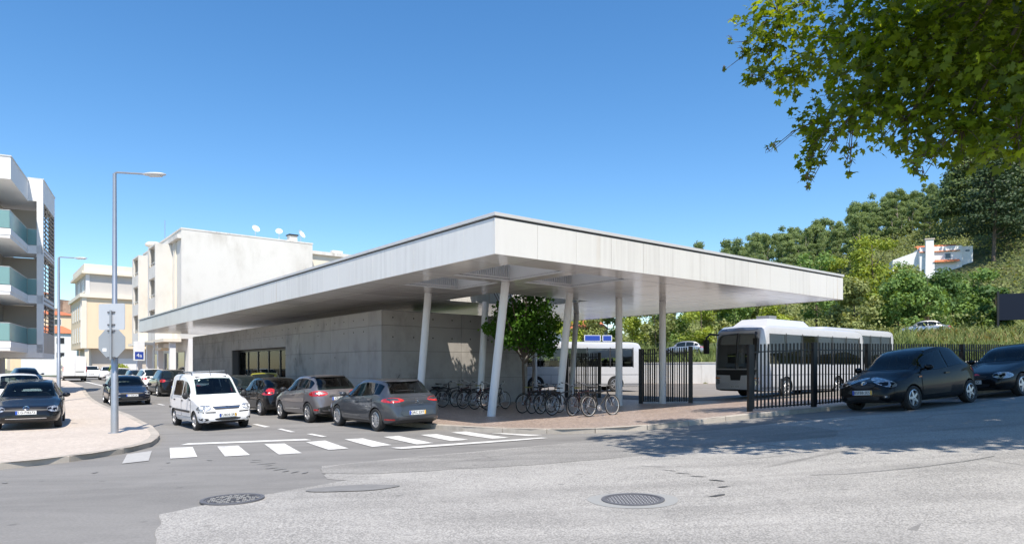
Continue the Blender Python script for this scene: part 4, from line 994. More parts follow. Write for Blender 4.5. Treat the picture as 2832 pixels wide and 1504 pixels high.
def hatch_spec(L=4.2,H=1.47,cowl=1.15,cz=.97,roof0=1.95,roof1=3.1,tail=3.85,tz=1.02,nose=.70,bz=.90,deck=.0):
    """profile lists for an ordinary car (metres from the nose)"""
    e=L
    top=[(0,.50),(.04,nose-.08),(.14,nose),(.35,nose+.06),(cowl-.25,cz-.045),(cowl,cz),(cowl+(roof0-cowl)*.5,cz+(H-cz)*.62),(roof0-.08,H-.07),(roof0+.3,H-.012),((roof0+roof1)/2,H),(roof1,H-.03),(roof1+.28,H-.10)]
    if deck: top+=[(tail-deck,tz+.06),(tail-deck+.12,tz+.02),(tail,tz),(e-.10,tz-.06),(e-.03,.85),(e,.55)]
    else: top+=[(tail-.12,tz+.16),(tail,tz),(e-.09,tz-.10),(e-.03,.80),(e,.52)]
    belt=[(0,.44),(.15,nose-.06),(.6,nose+.04),(cowl,bz-.02),(roof0,bz+.0),(tail-.3,bz+.09),(e-.15,tz-.12),(e,.46)]
    plan=[(0,.66),(.04,.76),(.12,.85),(.3,.92),(.7,.97),(1.3,.99),(2.0,1),(e-1.1,.99),(e-.5,.95),(e-.22,.90),(e-.08,.83),(e,.70)]
    return top,belt,plan
M_BK=paint('paint_black',(.006,.006,.007),.0,.3); M_BK2=paint('paint_midnight',(.008,.009,.016),.2,.3); M_SL=paint('paint_slate',(.075,.082,.095),.55,.3); M_GR=paint('paint_greybrown',(.20,.185,.19),.55,.32)
M_WH=paint('paint_white',(.78,.78,.78),.0,.35); M_SV=paint('paint_silver',(.45,.46,.47),.7,.3); M_GN=paint('paint_darkgreen',(.015,.03,.035),.4,.3); M_YE=paint('paint_yellow',(.42,.40,.02),.0,.35); M_BL=paint('paint_navy',(.02,.03,.05),.4,.3)
M_BKS=paint('paint_black_shaded',(.004,.004,.0045),.0,.4,.45)  # black darkened and dulled, putting the tree shade into the paint
ALONG='cars parked along the station kerb'
def common_front(b,nose=.7,lampw=.2,grille=True):
    b.front([(-.62,nose-.030),(.62,nose-.030),(.62,nose-.022),(-.62,nose-.022)],m_blackp,'bonnet_seam',smooth=0,off=.004)
    for sg in (-1,1): b.line([(b.wheels[0]+b.r*1.2,.235),(b.wheels[1]-b.r*1.2,.235)],sg,m_blackp,'sill',.055,.006)
    for sg in (-1,1): b.diag([(-.26,nose-.10),(-.16,nose+.0),(.10,nose+.02),(.30,nose-.08),(.22,nose-.15),(-.10,nose-.17)],sg,1,m_lamp,'headlight',38)
    if grille: b.front([(-.42,nose-.06),(.42,nose-.06),(.36,nose-.14),(-.36,nose-.14)],m_blackp,'grille')
    b.front([(-.50,.42),(.50,.42),(.42,.30),(-.42,.30)],m_blackp,'lower_intake')
def common_rear(b,tz=.9,shape=None):
    b.rear([(-.66,.56),(.66,.56),(.66,.567),(-.66,.567)],m_blackp,'tailgate_seam',smooth=0,off=.004)
    for sg in (-1,1): b.diag(shape or [(-.20,tz-.02),(-.12,tz+.07),(.16,tz+.06),(.24,tz-.02),(.12,tz-.10),(-.14,tz-.10)],sg,-1,m_red,'tail_light',40)
    b.rear([(-.62,.36),(.62,.36),(.55,.27),(-.55,.27)],m_blackp,'rear_valance')
def generic(name,label,cat,pt,group=None,L=4.2,W=1.77,H=1.47,r=.31,style=(8,'spoke'),wh=(.85,3.45),clear=False,**kw):
    t,be,pl_=hatch_spec(L,H,**kw); b=Body(name,label,cat,L,W,t,be,pl_,pt,wh,r,group=group,style=style); c=kw.get('cowl',1.15); r0=kw.get('roof0',1.95); r1=kw.get('roof1',3.1); tl=kw.get('tail',3.85)
    b.gl=m_agl if clear else None; b.cab=(c,r0,r1,tl-.15,H,kw.get('bz',.90),kw.get('cz',.97)); b.screen(c,r0,W*.40,W*.335,'windscreen'); dk=kw.get('deck',0)
    b.screen(tl-(dk if dk else .0),r1+.12,W*.37,W*.32,'rear_window',.05,-1); b.r1=r1; b.tl=tl
    return b
# 1 black hatchback on the corner pavement
b=generic('hatchback','black hatchback parked nose out on the beige corner pavement','car',M_BK,L=4.2,W=1.79,H=1.48,style=(10,'spoke'),clear=True)
b.sidewins(1.55,[2.45,3.3],3.65); b.doors([1.3,2.42,3.3]); b.mirrors(1.5,1.0); common_front(b,.70,grille=False)
b.front([(-.56,.635),(.56,.635),(.52,.575),(-.52,.575)],m_blackp,'grille'); b.badge(1,.66,.075,'ring')
for k in range(3): b.front([(-.52,.35+k*.045),(.52,.35+k*.045),(.50,.365+k*.045),(-.50,.365+k*.045)],m_chrome if k==0 else M_BK,'intake_blade',smooth=0,off=.012)
for sg in (-1,1): b.front([(sg*.62,.33),(sg*.75,.34),(sg*.74,.41),(sg*.60,.40)],m_blackp,'fog_recess')
b.plate(1,.535,'S.G-FI8272',yel=False); common_rear(b); b.carcabin(*b.cab); b.place(-15.8,22.1,.53,-.85,off=.125)
# 2 white car behind it
b=generic('compact_van','white rounded car parked behind the black hatchback','car',M_WH,L=4.3,W=1.8,H=1.60,roof0=1.75,roof1=3.7,tail=4.15,cz=1.02,bz=.95,clear=True)
b.sidewins(1.45,[2.4],3.2); b.doors([1.3,2.45]); b.mirrors(1.4,1.05); common_front(b); common_rear(b,1.0); b.plate(1,.5,'GF 27 80',yel=False); b.carcabin(*b.cab); b.place(-19.6,26.6,.72,-.69,off=.125)
# 3 dark oncoming car
b=generic('family_car','midnight blue car driving towards the junction on the street','car',M_BK2,L=4.35,W=1.83,H=1.47,nose=.69,cowl=1.2,roof0=2.05,roof1=3.2,tail=4.0,wh=(.88,3.5),clear=True)
b.sidewins(1.6,[2.55,3.4],3.75); b.doors([1.4,2.5,3.4]); b.mirrors(1.6,1.0); common_front(b,.70,grille=False)
b.front([(-.55,.66),(.55,.66),(.45,.56),(-.45,.56)],m_blackp,'grille'); b.front([(-.55,.672),(.55,.672),(.55,.655),(-.55,.655)],m_chrome,'chrome_bar',smooth=0,off=.010); b.badge(1,.735,.06,'lion')
for sg in (-1,1): b.front([(sg*.52,.42),(sg*.78,.44),(sg*.78,.455),(sg*.52,.435)],m_chrome,'running_light',smooth=0,off=.01)
b.front([(-.66,.28),(.66,.28),(.64,.25),(-.64,.25)],M_SV,'front_lip',smooth=0,off=.012)
b.plate(1,.51,'31-CA-LH',yel=False); common_rear(b); b.carcabin(*b.cab); b.place(-20.2,35.2,.60,-.80)
# 4 white van
top=[(0,.5),(.04,.66),(.12,.76),(.3,.86),(.95,1.06),(1.08,1.10),(1.45,1.46),(1.75,1.70),(2.05,1.80),(2.7,1.84),(3.5,1.83),(4.05,1.77),(4.22,1.62),(4.29,1.1),(4.32,.6)]
belt=[(0,.44),(.12,.70),(.5,.84),(1.0,.98),(1.6,1.02),(3.9,1.05),(4.2,1.0),(4.32,.5)]; pln=[(0,.70),(.04,.80),(.12,.88),(.3,.94),(.7,.98),(1.3,1),(3.6,1),(4.1,.97),(4.25,.93),(4.32,.86)]
b=Body('passenger_van','white small van driving up to the stop line','van',4.32,1.69,top,belt,pln,M_WH,(.82,3.52),.305,bottom=.22,roofw=.80,sh=.985,style=(5,'wide'),gh0=.5); b.handle=m_blackp; b.gl=m_agl
b.screen(1.10,1.74,.66,.585,'windscreen',.06); b.sidewins(1.42,[2.3],3.45,lo=.06,hi=.22,gap=.09); b.doors([1.15,2.32],.42); b.doors([2.36,3.4],.42)
b.mirrors(1.35,1.12,m_blackp,(.07,.10,.115)); b.screen(4.27,4.12,.6,.55,'rear_window',.05,-1)
for sg in (-1,1):
    b.diag([(-.22,.66),(-.18,.79),(-.02,.84),(.20,.80),(.36,.70),(.30,.665),(.0,.645)],sg,1,m_lamp,'headlight',36); b.front([(sg*.36,.575),(sg*.80,.585),(sg*.80,.625),(sg*.36,.615)],m_blackp,'bumper_strip',smooth=0)
    b.front([(sg*.55,.40),(sg*.80,.43),(sg*.78,.34),(sg*.62,.33)],m_blackp,'fog_recess'); b.line([(1.2,.56),(2.3,.565),(3.35,.57)],sg,m_blackp,'side_moulding',.07,.02)
    b.line([(3.75,.62),(4.2,.63)],sg,m_blackp,'side_moulding',.06,.02); b.diag([(-.1,1.0),(-.1,1.3),(.1,1.3),(.12,1.0)],sg,-1,m_red,'tail_light',50)
b.front([(-.44,.78),(.44,.78),(.36,.68),(-.36,.68)],m_blackp,'grille',smooth=0); b.front([(-.40,.742),(.40,.742),(.38,.722),(-.38,.722)],m_chrome,'grille_bar',smooth=0,off=.014); b.badge(1,.735,.055,'flash')
b.front([(-.42,.42),(.42,.42),(.36,.33),(-.36,.33)],m_blackp,'lower_intake'); b.front([(-.78,.275),(.78,.275),(.74,.225),(-.74,.225)],m_blackp,'front_lip',smooth=0)
b.plate(1,.50,'SYUBDE SRN')
for sg in (-1,1):
    X=[4.32/2-x for x in (1.95,2.1,3.8,3.95)]; MB().tube([(X[0],sg*.56,1.79),(X[1],sg*.56,1.87),(X[2],sg*.56,1.87),(X[3],sg*.56,1.79)],.016,6).build('roof_rail',m_blackp,b.t)
MB().box(4.32/2-2.62,4.32/2-2.58,-.68,.68,1.88,1.91).build('roof_bar',m_galv,b.t); MB().tube([(4.32/2-1.82,0,1.74),(4.32/2-2.0,0,2.02)],[.012,.005],6).build('antenna',m_blackp,b.t)
MB().add([(4.32/2-1.55,.02,1.5),(4.32/2-1.55,.06,1.5),(4.32/2-1.50,.06,1.38),(4.32/2-1.50,.02,1.38)],[(0,1,2,3)])
b.carcabin(1.10,1.74,3.7,4.05,1.84,1.02,1.10); b.place(-10.1,22.45,.63,-.776,scale=.96)
# 5 slate hatchback at the kerb corner
t_,be_,pl2=hatch_spec(4.32,1.46,1.2,.97,2.1,3.35,3.95,1.0,.70,.92)
b=Body('hatchback','slate grey hatchback parked nearest the zebra crossing','car',4.32,1.77,t_,be_,pl2,M_SL,(.87,3.45),.325,group=ALONG,style=(10,'spoke'))
b.gl=m_agl; b.screen(1.2,2.1,.71,.59,'windscreen'); b.screen(3.93,3.40,.62,.55,'rear_window',.04,-1); b.sidewins(1.62,[2.5,3.28],3.62); b.doors([1.35,2.48,3.25]); b.mirrors(1.6,1.02); common_front(b)
for sg in (-1,1):
    b.diag([(-.36,.86),(-.22,.93),(.05,.955),(.28,.92),(.36,.855),(.20,.82),(-.12,.815)],sg,-1,m_red,'tail_light',42); b.diag([(-.1,.375),(.2,.375),(.2,.335),(-.1,.335)],sg,-1,m_red,'reflector',30,smooth=0); b.line([(1.3,.72),(2.4,.76),(3.4,.80)],sg,M_SL,'body_crease',.02,.016)
b.rear([(-.55,.56),(-.30,.60),(.30,.60),(.55,.56),(.42,.43),(-.42,.43)],M_SL,'plate_recess',off=.010); b.rear([(-.70,.33),(.70,.33),(.62,.24),(-.62,.24)],m_blackp,'rear_valance'); b.plate(-1,.53,'QRC 23IT',eu=True); b.badge(-1,.86,.05,'s')
b.rear([(-.60,.735),(.60,.735),(.60,.728),(-.60,.728)],m_blackp,'tailgate_seam',smooth=0); b.rear([(-.62,1.395),(.62,1.395),(.60,1.36),(-.60,1.36)],M_SL,'spoiler',off=.03,smooth=0)
X=4.32/2-3.72; MB().tube([(X-.13,-.08,1.14),(X-.16,.42,1.13)],.012,5).build('rear_wiper',m_blackp,b.t); MB().tube([(4.32/2-3.2,0,1.44),(4.32/2-3.35,0,1.58)],.006,5).build('antenna',m_blackp,b.t)
text(b.t,'Leon',.09,m_chrome,Matrix.Translation((-4.32/2-.005,-.1,.79))@Matrix.Rotation(R(-90),4,'Z')@Matrix.Rotation(R(90),4,'X'),'model_script')
b.carcabin(1.2,2.1,3.35,3.85,1.46,.92,.97); b.place(-3.98,20.5,-.6216,.7833)
# 6 crossover
t_,be_,pl2=hatch_spec(4.12,1.56,1.15,1.06,2.0,3.2,3.9,1.08,.80,1.02)
b=Body('crossover','grey brown crossover parked between slate and black hatchbacks','car',4.12,1.78,t_,be_,pl2,M_GR,(.82,3.42),.335,bottom=.24,group=ALONG,style=(6,'twin'))
b.gl=m_agl; b.screen(1.15,2.0,.71,.59,'windscreen'); b.screen(3.92,3.30,.66,.56,'rear_window',.03,-1); b.sidewins(1.55,[2.42,3.15],3.6); b.doors([1.3,2.4,3.2],.46); b.mirrors(1.55,1.1,m_blackp); common_front(b,.8)
for sg in (-1,1):
    b.diag([(-.34,.93),(-.24,1.03),(.05,1.06),(.30,1.02),(.36,.93),(.2,.88),(-.16,.88)],sg,-1,m_red,'tail_light',42); b.line([(1.5,.42),(2.9,.45)],sg,m_chrome,'sill_strip',.03,.02); b.diag([(-.05,.46),(.2,.46),(.2,.41),(-.05,.41)],sg,-1,m_red,'reflector',30,smooth=0)
b.rear([(-.78,.56),(.78,.56),(.72,.30),(-.72,.30)],m_blackp,'rear_bumper'); b.rear([(-.45,.47),(.45,.47),(.38,.36),(-.38,.36)],M_SV,'skid_plate',off=.012); b.rear([(-.34,.905),(.34,.905),(.34,.865),(-.34,.865)],m_chrome,'chrome_bar',smooth=0,off=.02); b.plate(-1,.79,'CP-CE-9',yel=False); b.badge(-1,1.0,.06,'diamond')
b.rear([(-.64,1.50),(.64,1.50),(.62,1.46),(-.62,1.46)],M_BK,'spoiler',off=.03,smooth=0); b.carcabin(1.15,2.0,3.2,3.8,1.56,1.02,1.06); b.place(-7.0,24.05,-.6216,.7833)
# 7 black hatchback
b=generic('hatchback','black hatchback with red tail lights parked ahead of the grey brown crossover','car',M_BK,ALONG,L=4.1,H=1.46,style=(10,'spoke'),clear=True)
b.sidewins(1.55,[2.45,3.2],3.6); b.doors([1.3,2.42,3.2]); b.mirrors(1.5,1.0); common_front(b); common_rear(b,.93,[(-.26,.80),(-.24,1.0),(-.10,1.06),(.05,1.04),(.06,.92),(.26,.86),(.2,.80)]); b.plate(-1,.62,'90-DT-28',yel=False); b.carcabin(*b.cab); b.place(-10.1,28.0,-.6216,.7833)
def quick(nm,lab,pt,x,y,hx,hy,grp=ALONG,off=0,cat='car',z=None,**kw):
    b=generic(nm,lab,cat,pt,grp,**kw); c=kw.get('cowl',1.15); r1=kw.get('roof1',3.1); b.sidewins(c+.4,[c+1.3,r1+.15],r1+.5); b.doors([c+.15,c+1.28,r1+.1]); b.mirrors(c+.35,kw.get('bz',.9)+.1); common_front(b,kw.get('nose',.7)); common_rear(b,kw.get('tz',1.02)-.12); b.plate(-1,.6,'47-JP-03',yel=False); b.plate(1,.48,'47-JP-03',yel=False); b.place(x,y,hx,hy,off=off,z=z); return b
quick('hatchback','dark green car half hidden behind the white small van',M_GN,-13.2,31.9,-.6216,.7833,L=4.4,H=1.50,roof1=3.3,tail=4.05,wh=(.88,3.55))
quick('estate_car','silver car whose roof shows above the white small van',M_SV,-16.6,36.0,-.6216,.7833,L=4.4,H=1.62,roof1=3.5,tail=4.1,wh=(.88,3.55),cz=1.02)
quick('hatchback','yellow car in front of the glazed station entrance',M_YE,-12.55,34.2,-.3,.95,None,.125,H=1.44)
S_=dict(L=4.45,W=1.85,H=1.66,cz=1.08,nose=.85,bz=1.04,tz=1.12,r=.35,roof1=3.4,tail=4.15,wh=(.9,3.55))
quick('sport_utility_car','black sport utility car with red lamps beyond the white small van',M_BK,-22.3,43.6,-.6216,.7833,**S_)
quick('sport_utility_car','white sport utility car parked before the black one by the shops',M_WH,-26.0,48.3,-.6216,.7833,**S_)
quick('hatchback','dark blue car parked before the white sport utility car',M_BL,-29.3,52.4,-.6216,.7833,L=4.4,H=1.52,roof1=3.3,tail=4.05,wh=(.88,3.55))
FAR='cars parked at the far end of the street'
quick('hatchback','white hatchback showing its tail beside the distant white panel van',M_WH,-46.6,74.5,-.55,.83,FAR,H=1.5)
quick('hatchback','white car facing the camera beside the distant white hatchback',M_WH,-44.2,73.6,.5,-.86,FAR,H=1.46)
quick('parked_car','dark car behind the apartment house corner on the left',M_BL,-37.6,52.0,.7,-.7,FAR,off=.12)
quick('hatchback','silver white car near the blue square sign',M_WH,-33.0,56.5,-.6216,.7833,FAR,H=1.6)
# 8 black supermini under the plane tree
t_,be_,pl2=hatch_spec(3.75,1.53,.98,1.00,1.85,2.75,3.45,1.02,.74,.92)
b=Body('supermini','black three door supermini parked in the dappled tree shade','car',3.75,1.70,t_,be_,pl2,M_BKS,(.76,3.22),.30,style=(5,'wide'))
b.gl=m_agl; b.screen(.98,1.82,.70,.58,'windscreen'); b.screen(3.47,2.95,.60,.52,'rear_window',.04,-1); b.sidewins(1.32,[2.3],3.05); b.doors([1.12,2.3]); b.mirrors(1.25,1.02)
for sg in (-1,1):
    b.diag([(-.36,.70),(-.40,.80),(-.28,.85),(-.10,.79),(.10,.68),(.06,.60),(-.12,.60)],sg,1,m_lamp,'headlight',42); b.front([(sg*.52,.34),(sg*.66,.34),(sg*.66,.42),(sg*.52,.42)],m_blackp,'fog_recess'); b.front([(sg*.57,.36),(sg*.62,.36),(sg*.62,.40),(sg*.57,.40)],m_chrome,'fog_lamp',off=.014)
    b.line([(1.0,.78),(1.12,.79)],sg,m_amber,'side_repeater',.03,.012)
b.front([(-.36,.70),(.36,.70),(.24,.58),(-.24,.58)],m_blackp,'grille'); b.front([(-.46,.40),(.46,.40),(.40,.28),(-.40,.28)],m_blackp,'lower_intake'); b.badge(1,.705,.06,'oval'); b.plate(1,.485,'BSFBB.SES'); common_rear(b)
b.carcabin(.98,1.82,2.75,3.3,1.53,.92,1.0); b.place(11.45,19.35,-.88,-.47,scale=1.10)
# 9 black estate behind it
t_,be_,pl2=hatch_spec(4.5,1.46,1.45,.98,2.25,3.9,4.35,1.0,.70,.90)
b=Body('estate_car','black estate car parked behind the supermini at the right edge','car',4.5,1.80,t_,be_,pl2,M_BKS,(.85,3.6),.32,style=(5,'wide'))
b.gl=m_agl; b.screen(1.45,2.25,.71,.60,'windscreen'); b.sidewins(1.85,[2.75,3.6],4.1); b.doors([1.6,2.75,3.6]); b.mirrors(1.8,1.0); common_front(b,.70)
for sg in (-1,1): b.diag([(-.50,.66),(-.46,.69),(-.34,.69),(-.33,.63),(-.46,.62)],sg,1,m_red,'corner_marker',62)
b.plate(1,.46,'7 X80R O',yel=False,eu=False); b.carcabin(1.45,2.25,3.9,4.2,1.46,.90,.98); b.place(16.35,21.7,-.90,-.44,scale=1.08)
# far white panel van
top=[(0,.6),(.05,.9),(.2,1.05),(.9,1.25),(1.05,1.35),(1.6,2.2),(1.9,2.42),(2.4,2.5),(5.2,2.5),(5.4,2.46),(5.46,1.6),(5.5,.6)]
belt=[(0,.5),(.15,.9),(.9,1.15),(1.4,1.25),(5.3,1.3),(5.5,.55)]; pln=[(0,.72),(.05,.84),(.2,.93),(.8,.99),(2,1),(5.2,1),(5.4,.985),(5.5,.95)]
b=Body('panel_van','white panel van showing rear doors at the end of the street','van',5.5,2.05,top,belt,pln,M_WH,(.95,4.35),.34,bottom=.3,roofw=.9,sh=.99,style=(5,'wide'),gh0=.6,group=FAR)
b.screen(1.1,1.75,.8,.75,'windscreen'); b.sidewins(1.4,[],2.2,lo=.05,hi=.5); b.mirrors(1.4,1.4,m_blackp,(.1,.14,.2))
for sg in (-1,1): b.diag([(-.14,.95),(-.14,1.5),(.08,1.5),(.08,.95)],sg,-1,m_red,'tail_light',45,smooth=0); b.rear([(sg*.03,.55),(sg*.92,.55),(sg*.88,2.3),(sg*.03,2.3)],M_WH,'rear_door',off=.012,smooth=0)
b.rear([(-.01,.55),(.01,.55),(.01,2.3),(-.01,2.3)],m_blackp,'door_gap',smooth=0,off=.008); b.rear([(-.75,1.02),(-.05,1.02),(-.05,.94),(-.75,.94)],m_blackp,'door_strip',smooth=0,off=.02); b.rear([(-.98,.58),(.98,.58),(.95,.34),(-.95,.34)],m_blackp,'bumper',smooth=0,off=.03)
b.place(-44.3,67.8,-.60,.80)
# parked cars seen over the reeds on the bank road
b=quick('sedan_car','silver grey car glimpsed above the reeds on the bank',M_SV,38.6,63.0,-.9,.42,None,z=4.55,L=4.4,roof1=3.0,tail=4.2,deck=.5,wh=(.88,3.5),tz=.98)
b=quick('hatchback','pale car roof glimpsed above the reeds beyond the gate panel',M_SV,17.0,66.6,-.9,.42,None,z=2.75,H=1.5)

# ------------------------------------------------------------------ coaches
M_BUS=paint('coach_white',(.58,.585,.60),.1,.35); M_BUSG=paint('coach_grey',(.30,.31,.33),.3,.35); m_bglz=NT('coach_glass'); m_bglz.col((.40,.41,.415)); m_bglz.rough(.05); m_bglz.b.inputs['Specular IOR Level'].default_value=.5; m_bglz=m_bglz.m; m_bdk=solid('coach_glass_dark',(.022,.024,.027),.05,0,.5)
m_lighten=plain('window_lightener',(.60,.60,.59),.9,var=.12,scale=9)  # pale sheets added inside coach windows and windscreen to make the glass read lighter
def coach(name,label,L,H,pt,wh,group,pod=True):
    W=2.5; top=[(0,.8),(.03,1.4),(.10,2.2),(.22,H-.42),(.42,H-.14),(.8,H-.02),(1.5,H),(L-.9,H),(L-.35,H-.06),(L-.12,H-.3),(L-.03,H-.9),(L,.9)]
    belt=[(0,.7),(.1,1.45),(.5,1.55),(L-.3,1.6),(L,.8)]; pln=[(0,.84),(.03,.90),(.10,.945),(.25,.98),(.6,1),(L-.6,1),(L-.2,.98),(L-.06,.95),(L,.90)]
    b=Body(name,label,'bus',L,W,top,belt,pln,pt,wh,.50,bottom=.32,boxy=True,group=group,arch=1.12,style=(8,'spoke'))
    def fp(poly,mat,name,off=.012):
        o=b.front(poly,mat,name,step=.2,smooth=0,off=off); b.cp.append((poly,Vector((L/2,0,0)),Vector((0,1,0)),Vector((0,0,1)),Vector((-1,0,0)))); return o
    b.front([(-1.12,1.28),(-1.14,H-.55),(-.9,H-.38),(0,H-.34),(.9,H-.38),(1.14,H-.55),(1.12,1.28)],m_bdk,'screen_surround',step=.2,smooth=0,off=.004) if False else None
    for q in ([(-1.06,1.40),(-1.08,H-.60),(-.86,H-.44),(-.03,H-.40),(-.03,1.40)],[(.03,1.40),(.03,H-.40),(.86,H-.44),(1.08,H-.60),(1.06,1.40)]): fp(q,m_bgl,'windscreen')
    for sg in (-1,1): b.front([(sg*.08,H-.95),(sg*.98,H-.95),(sg*.98,H-.62),(sg*.82,H-.49),(sg*.08,H-.46)],m_lighten,'screen_lightener',off=-.06,step=.2,smooth=0)
    b.front([(-1.1,1.37),(1.1,1.37),(1.06,1.12),(.3,1.10),(.26,.86),(-.26,.86),(-.3,1.10),(-1.06,1.12)],m_blackp,'front_panel',step=.2,smooth=0)
    b.front([(-.03,1.40),(.03,1.40),(.03,H-.40),(-.03,H-.40)],m_blackp,'screen_divider',off=.012,smooth=0)
    b.front([(-1.05,H-.30),(1.05,H-.30),(.98,H-.16),(-.98,H-.16)],M_BUSG,'destination_band',step=.2)
    for sg in (-1,1):
        b.diag([(-.30,.72),(-.26,.92),(.05,.92),(.20,.84),(.14,.66),(-.2,.64)],sg,1,m_lamp,'headlight',38); b.diag([(-.30,.94),(-.26,1.0),(.05,.99),(.05,.935)],sg,1,m_amber,'indicator',38,smooth=0); b.diag([(-.2,.8),(-.2,1.1),(.05,1.1),(.05,.8)],sg,-1,m_red,'tail_light',40)
        n=int((L-1.6)/1.35)
        for k in range(n):
            x0=.95+k*(L-1.6)/n; x1=x0+(L-1.6)/n-.07
            b.side([(x0,2.08),(x1,2.08),(x1,H-.42),(x0,H-.42)],sg,m_bgl,'side_window',off=.010,step=.5,smooth=0); b.side([(x0,1.66),(x1,1.66),(x1,2.06),(x0,2.06)],sg,m_bgl2,'lower_pane',off=.010,step=.5,smooth=0)
            b.side([(x1+.003,1.62),(x1+.067,1.62),(x1+.067,H-.38),(x1+.003,H-.38)],sg,m_blackp,'window_pillar',off=.012,step=.5,smooth=0); b.cs.append(([(x0,1.66),(x1,1.66),(x1,H-.42),(x0,H-.42)],sg))
            if k%4!=2: b.side([(x0+.04,2.14+.1*(k%3)),(x1-.04,2.14+.1*((k+1)%3)),(x1-.04,H-.45),(x0+.04,H-.45)],sg,m_lighten,'window_lightener',off=-.035,step=.5,smooth=0)
        b.line([(.3,1.12),(L-.3,1.12)],sg,m_blackp,'body_seam',.018,.008); b.line([(.3,.45),(L-.3,.45)],sg,M_BUSG,'skirt',.10,.010)
        for k in range(1,int(L/1.6)): 
            if all(abs(k*1.6-w_)>.75 for w_ in wh): b.side([(k*1.6,.45),(k*1.6+.015,.45),(k*1.6+.015,1.12),(k*1.6,1.12)],sg,m_blackp,'hatch_seam',off=.007,smooth=0)
    b.rear([(-.95,1.9),(.95,1.9),(.9,H-.5),(-.9,H-.5)],m_bglz,'rear_window',step=.25)
    b.plate(1,.55,'SETC.HCMI',yel=False,eu=False); b.plate(-1,.7,'SETC.HCMI',yel=False,eu=False)
    for sg in (-1,1):
        MB().tube([(L/2-.15,sg*1.05,H-.45),(L/2+.25,sg*1.25,H-.42),(L/2+.42,sg*1.35,H-.6),(L/2+.42,sg*1.36,H-.75)],.05,8).build('mirror_arm',m_blackp,b.t,True)
        mb=MB().hexa([(L/2+.32,sg*1.25,H-1.4),(L/2+.5,sg*1.25,H-1.4),(L/2+.5,sg*1.48,H-1.4),(L/2+.32,sg*1.48,H-1.4)],[(L/2+.32,sg*1.25,H-.7),(L/2+.5,sg*1.25,H-.7),(L/2+.5,sg*1.48,H-.7),(L/2+.32,sg*1.48,H-.7)]); mb.build('mirror',m_blackp,b.t)
    if pod:
        a=L/2-1.2; mb=MB(); mb.hexa([(a,-.95,H-.02),(a,.95,H-.02),(a-4.2,.95,H-.02),(a-4.2,-.95,H-.02)],[(a-.45,-.7,H+.34),(a-.45,.7,H+.34),(a-3.9,.7,H+.34),(a-3.9,-.7,H+.34)]); p=mb.build('roof_air_unit',pt,b.t)
        for k in range(3): MB().box(a-4.0,a-.7,-.93+k*.07,-.90+k*.07,H+.05+k*.09,H+.065+k*.09).build('unit_rib',M_BUSG,p)
        MB().box(a-1.9,a-1.2,-.35,.35,H+.345,H+.55).build('roof_vent',M_BUSG,b.t)
    b.hollow([(.22,1.25),(L-.35,1.25),(L-.35,H-.25),(.55,H-.22),(.30,H-.5)],1.08,[(1.6,.6,.24,.85,True)]+[(2.6+k*.95,y,.42,.95,False) for k in range(int((L-3.6)/.95)) for y in (-.6,.6)],.5,solid('coach_cabin',(.66,.66,.65),.8))
    MB().hexa([(L/2-.30,-1.05,1.24),(L/2-.9,-1.05,1.24),(L/2-.9,1.05,1.24),(L/2-.30,1.05,1.24)],[(L/2-.32,-1.05,1.45),(L/2-.75,-1.05,1.50),(L/2-.75,1.05,1.50),(L/2-.32,1.05,1.45)]).build('dashboard',m_blackp,b.t)
    return b
CO='coaches parked in the station yard'
b=coach('coach','white coach with black windscreen and roof air unit behind the fence',11.0,3.55,M_BUS,(2.5,7.8),CO); b.place(15.15,36.05,-.7833,-.6216,z=.14)
b=coach('coach','silver coach side on behind the slatted gate and columns',9.5,3.3,M_BUS,(2.2,7.6),CO,False); b.place(3.85,45.3,-.985,-.17,z=.03)
b=coach('coach','second white coach whose tail shows beyond the first coach',11.0,4.0,M_BUS,(2.5,7.8),CO,False); b.place(22.3,45.6,-.7833,-.6216,z=.2)
# ------------------------------------------------------------------ fences and gates
_sl={}
def slat_mesh(w,d,h):
    k=(w,d,round(h,2))
    if k not in _sl: _sl[k]=MB().box(-w/2,w/2,-d/2,d/2,0,h).mesh('slat',m_black)
    return _sl[k]
def fence(name,label,pts,H,pitch,sw=.045,post=.12,cat='fence',widths=None,base=.06,group=None,tops=None):
    x0,y0=pts[0]; t=thing(name,label,cat,(x0,y0,0),0,group); r=random.Random(3)
    for i,(x,y) in enumerate(pts):
        z=g(x,y)+.125; a=math.atan2(pts[min(i+1,len(pts)-1)][1]-pts[max(i-1,0)][1],pts[min(i+1,len(pts)-1)][0]-pts[max(i-1,0)][0])
        link('post',slat_mesh(post,post,1.0),t,(x-x0,y-y0,z-.03),(0,0,a),(1,1,(H+.05) if not tops else tops[i]+.03-z))
    for i,((xa,ya),(xb,yb)) in enumerate(zip(pts,pts[1:])):
        ln=math.hypot(xb-xa,yb-ya); a=math.atan2(yb-ya,xb-xa); n=int((ln-post)/pitch); za,zb=g(xa,ya)+.125,g(xb,yb)+.125
        for h in (.10,H-.22):
            mb=MB(); ux,uy=math.cos(a),math.sin(a); q=[]
            for s_,zz,k_ in ((post/2,za,0),(ln-post/2,zb,1)): q.append((xa-x0+ux*s_,ya-y0+uy*s_,zz+h if (not tops or h<.5) else tops[i+k_]-.22))
            mb.tube(q,.024,4); mb.build('rail',m_black,t)
        for k in range(n):
            f=(post/2+pitch*.5+k*(ln-post-pitch*.5)/n)/ln; w_=sw if not widths else widths[k%len(widths)]
            z_=za+(zb-za)*f+base; link('slat',slat_mesh(w_,.022,1.0),t,(xa-x0+(xb-xa)*f,ya-y0+(yb-ya)*f,z_),(0,0,a),(1,1,(H-base) if not tops else tops[i]+(tops[i+1]-tops[i])*f-z_))
    return t
